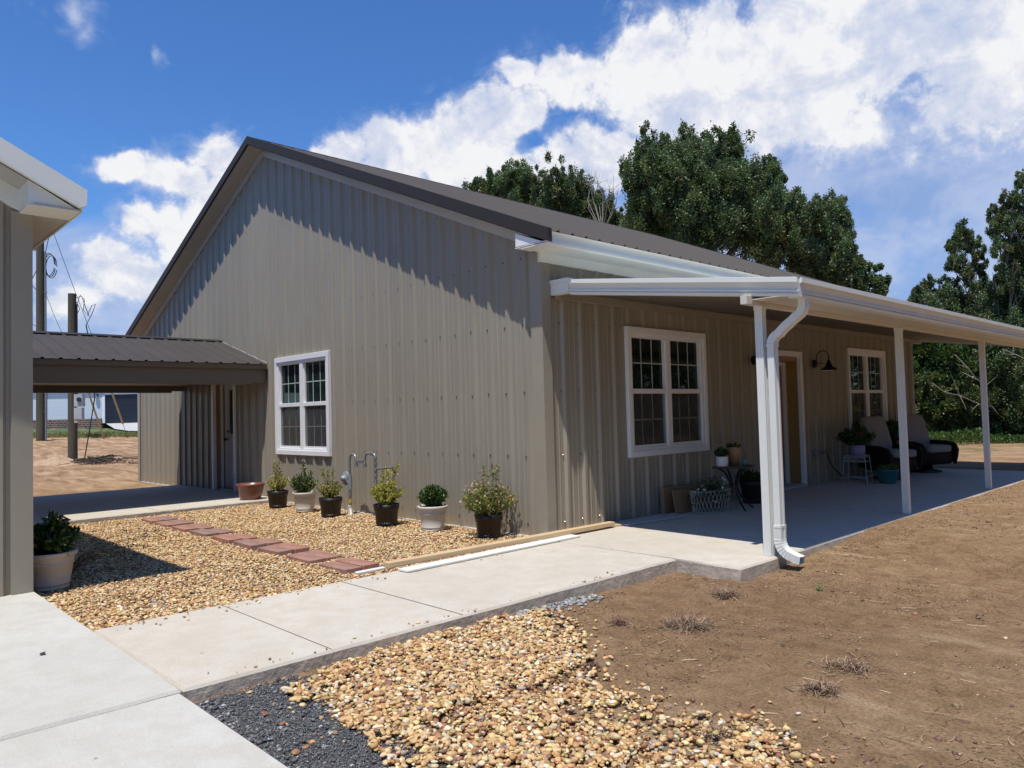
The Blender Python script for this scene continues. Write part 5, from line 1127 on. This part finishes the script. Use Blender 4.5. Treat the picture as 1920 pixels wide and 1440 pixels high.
tree('broadleaf_tree', 'small dark tree whose crown shows lowest at the left over the roof', base_at(930, 37), CL([(884, 362, 14), (905, 352, 17), (925, 350, 20), (948, 340, 24), (975, 330, 20), (985, 352, 30), (950, 372, 32), (1005, 375, 30), (915, 372, 20)], 37), 26000, .125, LG, group=TG, tuft=.30)
tree('broadleaf_tree', 'dark rounded tree between the small left tree and the tall one', base_at(1070, 36), CL([(1010, 345, 22), (1035, 338, 26), (1060, 346, 24), (1083, 352, 22), (1050, 372, 36), (1095, 378, 30), (1125, 385, 24), (1143, 398, 20), (1080, 400, 36), (1130, 412, 30), (1020, 385, 30), (1150, 420, 22), (1165, 430, 22)], 36), 34000, .125, LG, group=TG, tuft=.30)
tree('broadleaf_tree', 'tallest tree behind the roof with a many-peaked crown', base_at(1300, 32), CL([(1215, 270, 20), (1205, 300, 24), (1190, 325, 22), (1172, 318, 10), (1178, 345, 15), (1248, 275, 16), (1255, 300, 26), (1288, 268, 18), (1290, 300, 32), (1320, 285, 22), (1345, 275, 22), (1372, 264, 16), (1382, 285, 16), (1350, 310, 38), (1300, 340, 50), (1240, 340, 42), (1210, 365, 38), (1380, 325, 30), (1330, 370, 55), (1395, 350, 32), (1260, 390, 52), (1200, 405, 36), (1340, 420, 55), (1280, 440, 50), (1395, 395, 40), (1400, 430, 45), (1225, 438, 34)], 32)+CL([(1270, 345, 42), (1315, 335, 38), (1230, 320, 26), (1345, 375, 42), (1290, 400, 46), (1240, 375, 36), (1365, 345, 30), (1330, 425, 44), (1285, 450, 40), (1300, 310, 26)], 30.6, .5, False), 120000, .135, LG, .35, group=TG, tuft=.36)
tree('broadleaf_tree', 'tree with small peaked crown on the right shoulder of the tallest tree', base_at(1440, 35), CL([(1430, 335, 26), (1455, 325, 16), (1445, 355, 30), (1410, 350, 22), (1462, 370, 26), (1430, 385, 40)], 35), 24000, .125, LG, group=TG, tuft=.3)
tree('broadleaf_tree', 'lighter green sloping tree right of the tallest tree behind the roof', base_at(1500, 31), CL([(1445, 400, 36), (1490, 390, 24), (1505, 400, 20), (1480, 425, 40), (1530, 405, 20), (1550, 392, 16), (1570, 400, 18), (1582, 415, 14), (1560, 425, 30), (1520, 440, 42), (1580, 450, 26), (1560, 470, 36), (1596, 488, 18), (1510, 485, 46), (1440, 460, 46), (1575, 505, 32), (1540, 515, 36), (1605, 505, 12)], 31), 62000, .13, LG2, .25, group=TG, tuft=.33)
tree('broadleaf_tree', 'lowest tree at the right end of the roofline behind the house', base_at(1620, 34), CL([(1605, 500, 18), (1622, 515, 18), (1600, 525, 22), (1640, 528, 20), (1655, 535, 12), (1628, 545, 24), (1590, 540, 24), (1650, 550, 16), (1610, 570, 30)], 34), 20000, .12, LG, .15, group=TG, tuft=.26)
# bare twigs showing over the roof
e = empty('bare_branches', base_at(1130, 35), 0, 'leafless pale branches sticking up between the dark trees over the roof', 'bare tree')
m = MB(); b0 = np.array(base_at(1130, 35)); root = at(1130, 430, 35)-b0; m.tube([(0, 0, 0), tuple(root)], [.09, .05], 7)
for i in range(11):
    tip = at(rng.uniform(1090, 1165), rng.uniform(318, 360), 35+rng.uniform(-1, 1))-b0; k = root*.5+tip*.5+rng.normal(0, .25, 3); m.tube([tuple(root*.98), tuple(k), tuple(tip)], [.03, .018, .005], 5, False)
    for _ in range(3): s = k*.5+tip*.5; m.tube([tuple(s), tuple(s+rng.normal(0, .28, 3)+[0, 0, .35])], [.010, .003], 4, False)
m.build('branches', MAT['pale_bark'], e)
RG = 'trees at the right edge of the yard'
tree('tall_tree', 'tall open tree with spreading branches at the right edge', base_at(1895, 30), CL([(1903, 372, 16), (1918, 340, 14), (1925, 362, 20), (1888, 395, 15), (1866, 408, 14), (1862, 428, 14), (1880, 425, 12), (1905, 410, 20), (1925, 400, 26), (1890, 450, 16), (1915, 445, 26), (1900, 480, 22), (1925, 490, 34), (1885, 500, 20), (1910, 530, 36), (1870, 535, 24), (1900, 425, 24), (1915, 470, 30), (1895, 520, 30), (1945, 420, 36), (1950, 480, 40), (1875, 470, 18)], 30, 1, False), 34000, .10, LG2, .11, group=RG, tuft=.26, barkm='pale_bark', nt=1.0)
tree('tall_tree', 'slender leaning tree with loose leaf clusters left of the tall open tree', base_at(1850, 31), CL([(1802, 435, 12), (1798, 452, 13), (1815, 448, 12), (1782, 466, 10), (1790, 480, 13), (1810, 472, 14), (1828, 462, 12), (1834, 482, 13), (1785, 498, 11), (1803, 502, 13), (1822, 500, 13), (1840, 508, 12), (1815, 520, 11), (1845, 540, 16), (1835, 558, 18)], 31, .8, False), 13000, .10, LG2, .09, group=RG, tuft=.22, barkm='pale_bark', nt=.6)
tree('broadleaf_tree', 'rounded dull green tree just above the porch gutter at the right', base_at(1760, 31), CL([(1722, 560, 14), (1735, 548, 16), (1755, 542, 18), (1778, 545, 20), (1745, 570, 26), (1775, 575, 30), (1715, 572, 10), (1805, 570, 34), (1840, 585, 36), (1790, 600, 38), (1740, 605, 36), (1875, 590, 36), (1910, 580, 40), (1850, 620, 40), (1900, 625, 46), (1960, 600, 50)], 31, 1.2), 52000, .115, LG2, .18, group=RG, tuft=.28)
# dense growth under the porch roof line
tree('leafy_bush', 'bright green leafy bush seen under the far end of the porch roof', base_at(1745, 27.2), CL([(1715, 665, 40), (1760, 655, 42), (1790, 690, 36), (1725, 710, 42), (1765, 715, 40), (1690, 690, 34), (1660, 700, 40)], 28, .6), 44000, .13, LG3, .12, group=RG, cat='bush', tuft=.32, nt=1.3)
tree('leafy_bush', 'lower yellow-green bush below the bright one beside the wall', base_at(1745, 26.8), CL([(1720, 745, 34), (1752, 752, 32), (1785, 760, 26), (1705, 775, 30), (1735, 785, 28), (1765, 792, 22), (1690, 760, 30), (1790, 735, 26), (1815, 745, 22), (1715, 808, 20), (1740, 812, 16)], 27, .4), 40000, .11, [(.07, .12, .03), (.11, .16, .04), (.05, .08, .025), (.13, .14, .05)], .10, group=RG, cat='bush', tuft=.28, nt=1.4)
tree('broadleaf_tree', 'dark tree filling the gap between the far porch posts', base_at(1835, 29.5), CL([(1830, 660, 44), (1870, 680, 46), (1820, 710, 42), (1860, 730, 46), (1840, 765, 42), (1800, 770, 34), (1880, 775, 40), (1815, 800, 28), (1860, 805, 26)], 29.5, .8), 50000, .12, LG, .15, group=RG, tuft=.34, nt=1.3)
tree('broadleaf_tree', 'dark tree at the right frame edge beyond the last post', base_at(1930, 29), CL([(1905, 660, 44), (1950, 670, 50), (1915, 710, 46), (1960, 730, 50), (1905, 760, 42), (1940, 780, 42), (1905, 800, 26), (1990, 700, 60), (2000, 620, 60), (1985, 770, 40)], 29, .8), 50000, .12, LG, .15, group=RG, tuft=.34, nt=1.3)
# fallen pale limbs in the thicket
for (pts, lb) in (([(1790, 665), (1815, 690), (1832, 712), (1850, 722)], 'upper dead branch slanting down through the thicket'), ([(1748, 718), (1770, 735), (1800, 742), (1835, 757), (1860, 762)], 'lower dead branch reaching across the bright bushes'), ([(1880, 655), (1905, 665), (1935, 680)], 'short dead branch near the right frame edge')):
    p0 = at(*pts[0], 26.3); m = MB(); V3 = [tuple(at(u, v, 26.3)-p0) for u, v in pts]; m.tube(V3, [.018, .015, .012, .009, .006][:len(V3)], 6)
    for i in range(1, len(V3)-0):
        for _ in range(2): a = np.array(V3[i]); m.tube([tuple(a), tuple(a+rng.normal(0, .3, 3)+[0, 0, .15])], [.012, .004], 4, False)
    o = m.build('dead_branch', MAT['pale_bark']); o.location = tuple(p0); tag(o, lb, 'branch')
# far wood closing the view
N = 60000; uu = rng.uniform(1560, 2150, N); dp = rng.uniform(36, 42, N); hh = rng.uniform(0, 1, N)**.8*(5.4+fbm(uu*.02, uu*0, 3, 8)*2.5)
P = np.array([at(u, 760, d) for u, d in zip(uu, dp)]); P[:, 2] = -.1+hh; V, Fc = leaf_arrays(P, rng.normal(size=(N, 3)), rng.uniform(.15, .34, N), .7); tag(npmesh('far_wood', V, Fc, MAT['leaf_dark'], np.repeat(pick(LG, N, .3), 4, 0)), kind='stuff')
# unseen belt of trees added east of the yard to keep sky light off the porch
N = 80000; way = np.array([(2, 34), (12, 30), (20, 22), (22, 8), (21, -6), (19, -20)], float); sl_ = np.linalg.norm(np.diff(way, axis=0), axis=1); cs = np.concatenate([[0], np.cumsum(sl_)]); s_ = rng.uniform(0, cs[-1], N)
X2 = np.interp(s_, cs, way[:, 0])+rng.normal(0, 1.2, N); Y2 = np.interp(s_, cs, way[:, 1])+rng.normal(0, 1.2, N); top_ = 9.5+fbm(s_*.35, s_*0, 4, 77)*6; P = np.stack([X2, Y2, rng.uniform(0, 1, N)**.85*top_-.1], 1)
V, Fc = leaf_arrays(P, rng.normal(size=(N, 3)), rng.uniform(.22, .5, N), .75); tag(npmesh('far_wood', V, Fc, MAT['leaf_dark'], np.repeat(pick(LG, N, .3), 4, 0)), kind='stuff')
# low weeds at the foot of the thicket
N = 16000; uu = rng.uniform(1690, 2050, N); dp = rng.uniform(25.2, 28.5, N); P = np.array([at(u, 800, d) for u, d in zip(uu, dp)]); P[:, 2] = terrain(P[:, 0], P[:, 1]); P[:, 2] += rng.uniform(0, .32, N)*(uu < 1850) + rng.uniform(0, .12, N)
V, Fc = leaf_arrays(P, rng.normal(size=(N, 3))+[0, 0, .8], rng.uniform(.05, .13, N), .5); tag(npmesh('weeds', V, Fc, MAT['leaf'], np.repeat(pick(LG3, N, .3), 4, 0)), kind='stuff')

# ------------------------------------------------------------------ utility poles
def utility_pole(u, depth, h, r, label):
    b = base_at(u, depth); e = empty('utility_pole', b, 0, label, 'utility pole', 'utility poles left of the house'); m = MB(); m.tube([(0, 0, -.3), (0, 0, h*.5), (0, 0, h)], [r*1.08, r, r*.9], 16); m.build('pole', MAT['pole_wood'], e); return e, Vector(b)
Rv = Vector(tuple(R_)); Fh = Vector((F_[0], F_[1], 0)).normalized()
E1, b1_ = utility_pole(136, 27.2, 6.0, .15, 'short weathered pole with meter boxes, standing in the dirt behind the breezeway')
fr = lambda a, z, c=0: tuple(Vector((Rv.x, Rv.y, 0)).normalized()*a - Fh*c + Vector((0, 0, z)))
def side_box(parent, nm, a0, a1, z0, z1, c0, c1, mat):
    m = MB(); r_ = Vector((Rv.x, Rv.y, 0)).normalized(); vs = []
    for z in (z0, z1):
        for c in (c0, c1):
            for a in (a0, a1): vs.append(r_*a-Fh*c+Vector((0, 0, z)))
    m.add(vs, [(0, 2, 3, 1), (4, 5, 7, 6), (0, 1, 5, 4), (2, 6, 7, 3), (0, 4, 6, 2), (1, 3, 7, 5)]); return m.build(nm, mat, parent)
MAT['panel_grey'] = simple('panel_grey', (.40, .42, .44), .5)
zz = lambda v: 1.3474+(797-v)/1416*27.2-b1_.z
mb1 = side_box(E1, 'meter_box', .13, .43, zz(763), zz(740), -.05, .14, MAT['panel_grey'])
m = MB(); m.tube([fr(.33, zz(750), .14), fr(.33, zz(750), .20)], .08, 14); m.build('meter_dial', MAT['glass'], mb1)
side_box(E1, 'breaker_box', .12, .40, zz(786), zz(765), -.05, .13, MAT['panel_grey']); side_box(E1, 'conduit_box', .11, .22, zz(793), zz(786), -.02, .1, MAT['cream_pot'])
m = MB(); m.tube([fr(.17, zz(740)), fr(.17, 5.6)], .03, 8); m.build('conduit', MAT['black'], E1)
m = MB(); pts = [fr(.17, 5.6), fr(.30, 5.95), fr(.45, 5.75), fr(.40, 5.4), fr(.55, 5.2), fr(.72, 5.55), fr(.85, 5.6), fr(.70, 5.2), fr(.50, 4.85)]; m.tube(pts, .012, 6); m.tube([fr(.14, 5.85), fr(.35, 5.9), fr(.5, 5.45), fr(.62, 5.15)], .012, 6); m.tube([fr(.15, 5.7), fr(.28, 5.45), fr(.2, 5.3)], .012, 6); m.build('drop_wires', MAT['black'], E1)
m = MB(); m.tube([fr(.50, 4.85), fr(.72, 3.7), fr(.80, 2.2), fr(.62, 1.1), fr(.42, .02)], .020, 6); m.build('cable', MAT['black'], E1)
E2, b2_ = utility_pole(76, 41, 13.6, .205, 'tall pole with grey conduit and coiled wires behind the outbuilding')
m = MB(); m.tube([fr(.30, 0, .02), fr(.30, 10.3, .02)], .055, 8); 
for z_ in (1.5, 3, 5.5, 8): m.box(0, 0, 0, 0, 0, 0) if False else m.tube([fr(.30, z_, .02), fr(.30, z_+.08, .02)], .075, 8)
m.build('conduit', MAT['galv'], E2)
m = MB()
for s in (0, .06, .14): m.tube([fr(.48+.30*math.cos(t_)+s, 9.6+.62*math.sin(t_)-s) for t_ in np.linspace(0, 6.0, 16)], .022, 5, False)
m.tube([fr(.3, 10.3), fr(.5, 11.2), fr(.3, 12.5)], .02, 5); m.tube([fr(-.2, 8.2), fr(-.55, 8.6), fr(-.2, 9.3)], .02, 5); m.tube([fr(-.2, 6.2), fr(-.5, 6.4), fr(-1.2, 6.42)], .02, 5); m.build('wires', MAT['black'], E2)
m = MB(); m.tube([fr(-.42, 10.4, .1), fr(-.42, 11.9, .1)], .22, 14); m.tube([fr(-.2, 10.6), fr(-.42, 10.6)], .03, 6); m.build('transformer', MAT['panel_grey'], E2)
# guy wires with yellow guards
def guy(p, q_, label, t0, t1, lower=True):
    p, q_ = Vector(p), Vector(q_); e = empty('guy_wire', tuple(p), 0, label, 'guy wire', 'guy wires behind the breezeway'); d = q_-p
    m = MB(); m.tube([(0, 0, 0), tuple(d)], .012, 5); m.build('wire', MAT['black'], e)
    m = MB(); m.tube([tuple(d*t0), tuple(d*t1)], .05, 8); m.build('guard', simple('guard_yellow', (.48, .36, .14), .6), e)
g1b = at(195, 806, 43); g1b[2] = gz(g1b[0], g1b[1]); guy(g1b, at(152, 694, 41.5), 'guy wire with yellow guard, the nearer one to the short pole', .0, .85)
g2b = at(240, 804, 43); g2b[2] = gz(g2b[0], g2b[1]); guy(g2b, at(195, 694, 41.5), 'guy wire with yellow guard in front of the dark garage door', .22, .9)
def wire(p, q_, label, r=.012): 
    p, q_ = Vector(p), Vector(q_); m = MB(); m.tube([(0, 0, 0), tuple((q_-p)*.5+Vector((0, 0, -.08))), tuple(q_-p)], r, 5); o = m.build('overhead_wire', MAT['black']); o.location = p; tag(o, label, 'wire', 'wires slanting down from the tall pole')
wire(at(93, 416, 41), at(172, 628, 43), 'thin dark wire slanting from the white roof edge down to the breezeway roof', .014); wire(at(86, 552, 41), at(118, 628, 42.5), 'short thin wire slanting from the tall pole', .012)
# dirt heap and roots by the short pole
m0 = at(108, 872, 25.6)
def heap(x, y, r, h, label):
    n = 26; g_ = np.linspace(-1, 1, n); A, Bq = np.meshgrid(g_, g_); rr = np.sqrt(A*A+Bq*Bq); Z = h*np.clip(1-rr, 0, 1)**.8*(1+fbm(A*3+x, Bq*3+y, 4, 4)*1.6) - .04; X = x+A*r; Y = y+Bq*r*.7; Z = Z+terrain(X, Y)
    id_ = np.arange(n*n).reshape(n, n); Fq_ = np.stack([id_[:-1, :-1], id_[:-1, 1:], id_[1:, 1:], id_[1:, :-1]], -1).reshape(-1, 4)
    o = npmesh('dirt_heap', np.stack([(X-x).ravel(), (Y-y).ravel(), Z.ravel()], 1), Fq_, simple('heap_soil', (.38, .26, .16), .95, var=.35, scale=3, bump=1, bscale=9, bdist=.06), smooth=True); o.location = (x, y, 0); tag(o, label, 'dirt heap')
heap(m0[0], m0[1], 1.3, .30, 'pale heap of soil at the foot of the short pole')
p = at(182, 868, 26); V = []; m = MB(); pz = gz(p[0], p[1])
for i in range(60):
    a = Vector((rng.normal(0, .55), rng.normal(0, .35), .02)); m.tube([tuple(a), tuple(a+Vector((rng.normal(0, .3), rng.normal(0, .3), rng.uniform(.02, .22)))), tuple(a+Vector((rng.normal(0, .6), rng.normal(0, .5), .02)))], [.012, .015, .006], 4, False)
o = m.build('root_pile', MAT['bark']); o.location = (p[0], p[1], pz); tag(o, 'dark tangle of roots on the dirt right of the short pole', 'roots')
p = at(215, 868, 25.5); pz = gz(p[0], p[1]); N = 160; r_ = Vector((Rv.x, Rv.y, 0)).normalized(); aa = rng.uniform(-1.6, 2.2, N); PP = np.array([[p[0]+r_.x*a+rng.normal(0, .12), p[1]+r_.y*a+rng.normal(0, .12), 0] for a in aa]); PP[:, 2] = [gz(x, y)+.02 for x, y in PP[:, :2]]
tag(stones('soil_clods', PP, rng.uniform(.03, .11, N), 1, [(.16, .09, .06), (.24, .14, .09)], [1, 1], MAT['pebble']), kind='stuff')

# ------------------------------------------------------------------ white house beyond, lawn, pavement
c0 = at(65, 790, 57); WH = empty('white_house', (c0[0], c0[1], 1.42), 0, 'distant white sided house with brick foot and dark garage door', 'house')
rv = Vector((Rv.x, Rv.y, 0)).normalized(); WH.rotation_euler = (0, 0, math.atan2(rv.y, rv.x))       # local x runs along the facade, y goes away
pxm = 57/1416
X_ = lambda u: (u-65)*pxm*1.0
siding = NT('lap_siding'); w_ = siding.n('ShaderNodeTexWave', wave_profile='SAW'); w_.bands_direction = 'Z'; w_.inputs['Scale'].default_value = 1.55; siding.l(siding.tc.outputs['Object'], w_.inputs[0]); siding.base(siding.ramp(w_.outputs[0], [(.0, (.42, .50, .58)), (.12, (.58, .66, .74)), (.9, (.62, .70, .78))])); siding.set(Roughness=.6); siding.bump(w_.outputs[0], .6, .02)
bk = NT('house_brick'); b_ = bk.n('ShaderNodeTexBrick'); b_.inputs['Scale'].default_value = 1.6; b_.inputs['Color1'].default_value = (.17, .085, .06, 1); b_.inputs['Color2'].default_value = (.05, .03, .03, 1); b_.inputs['Mortar'].default_value = (.36, .33, .30, 1)
mp_ = bk.n('ShaderNodeMapping'); mp_.inputs['Rotation'].default_value = (math.radians(90), 0, 0); bk.l(bk.tc.outputs['Object'], mp_.inputs[0]); bk.l(mp_.outputs[0], b_.inputs[0]); bk.base(b_.outputs[0]); bk.set(Roughness=.9)
m = MB(); m.box(-6, X_(197), 0, 9, .36, 3.1); m.box(X_(197), 16, .0, 9, 2.22, 3.1); m.box(X_(262)+.4, 16, 0, 9, 0, 2.22); m.build('wall', siding.m, WH)
m = MB(); m.box(-6, X_(192), -.10, 9, -.9, .36); m.build('brick_base', bk.m, WH)
m = MB(); m.box(X_(197), X_(262)+.4, .06, .1, 0, 2.14); [m.box(X_(197), X_(262)+.4, .045, .06, .42*k+.01, .42*k+.41) for k in range(5)]; m.build('garage_door', simple('navy_door', (.010, .013, .030), .5), WH)
m = MB(); m.box(X_(192), X_(197), -.03, .1, 0, 2.22); m.box(X_(192), X_(262)+.5, -.03, .1, 2.14, 2.26); m.box(X_(83), X_(87.5), -.04, .05, .3, 3.1) if False else None; m.build('garage_trim', MAT['white_vinyl'], WH)
m = MB(); m.box(X_(84), X_(88.5), -.06, .0, .0, 3.1); m.build('corner_post', simple('navy_post', (.012, .016, .035), .5), WH)
m = MB(); m.add([(-6.4, -.4, 3.1), (16.4, -.4, 3.1), (16.4, 9.4, 3.1), (-6.4, 9.4, 3.1), (-6.4, 4.5, 5.6), (16.4, 4.5, 5.6)], [(0, 1, 5, 4), (2, 3, 4, 5), (0, 4, 3), (1, 2, 5), (0, 3, 2, 1)]); m.build('roof', simple('shingle', (.06, .06, .065), .9, var=.3, scale=4), WH)
m = MB(); lx_ = X_(183); m.tube([(lx_, -.02, 2.15), (lx_, -.14, 2.15)], .07, 10); m.lathe([(.02, .1), (.08, .06), (.16, -.02), (.17, -.04)], (lx_, -.16, 2.08), 14); m.build('wall_light', MAT['black'], WH)
# lawn
def sheet(name, pts, mat, dz, kind='structure'):
    m = MB(); V = [(p[0], p[1], gz(p[0], p[1])+dz) for p in pts]; m.add(V, [tuple(range(len(V)))]); return tag(m.build(name, mat), kind=kind)
def strip(name, far_pts, near_pts, mat, dz):
    m = MB(); n = len(far_pts); V = []
    for i in range(n):
        for k in range(9):
            f = k/8; x = far_pts[i][0]*(1-f)+near_pts[i][0]*f; y = far_pts[i][1]*(1-f)+near_pts[i][1]*f; V.append((x, y, gz(x, y)*0 + float(np.interp(x, [-70, -58, -44.5, -30], [1.3, 1.02, .62, .3]))+dz))
    Fq_ = [(i*9+k, i*9+k+1, (i+1)*9+k+1, (i+1)*9+k) for i in range(n-1) for k in range(8)]; m.add(V, Fq_, True); return tag(m.build(name, mat), kind='structure')
us_ = np.linspace(30, 300, 24); grass = simple('lawn_grass', (.085, .125, .035), .95, var=.5, scale=.9, bump=1, bscale=10, bdist=.08)
strip('lawn', [at(u, 790, 58.5) for u in us_], [at(u, 800, 45.2) for u in us_], grass, .03)
strip('sidewalk', [at(u, 790, 48.6) for u in us_], [at(u, 790, 47.5) for u in us_], simple('pale_concrete', (.52, .52, .50), .9), .06)
def quad_sheet(name, uvd, mat, dz):
    m = MB(); V = []
    for u, d in uvd: p = at(u, 790, d); V.append((p[0], p[1], 1.43 if d > 57 else float(np.interp(p[0], [-70, -58, -44.5, -30], [1.3, 1.02, .62, .3]))+dz))
    m.add(V, [tuple(range(len(V)))]); return tag(m.build(name, mat), kind='structure')
quad_sheet('garage_drive', [(197, 57.4), (300, 57.4), (300, 49), (240, 50.5), (215, 54)], simple('pale_drive', (.44, .44, .42), .9), .12)
N = 9000; uu = rng.uniform(40, 290, N); dp = rng.uniform(44.2, 47.2, N); P = np.array([at(u, 800, d) for u, d in zip(uu, dp)]); P[:, 2] = np.interp(P[:, 0], [-70, -58, -44.5, -30], [1.3, 1.02, .62, .3])+rng.uniform(0, .2, N)*rng.uniform(.2, 1, N)
V, Fc = leaf_arrays(P, rng.normal(size=(N, 3))+[0, 0, 1.2], rng.uniform(.05, .16, N), .35); tag(npmesh('rough_grass', V, Fc, MAT['leaf'], np.repeat(pick([(.17, .22, .06), (.22, .24, .09), (.28, .20, .10)], N, .3), 4, 0)), kind='stuff')
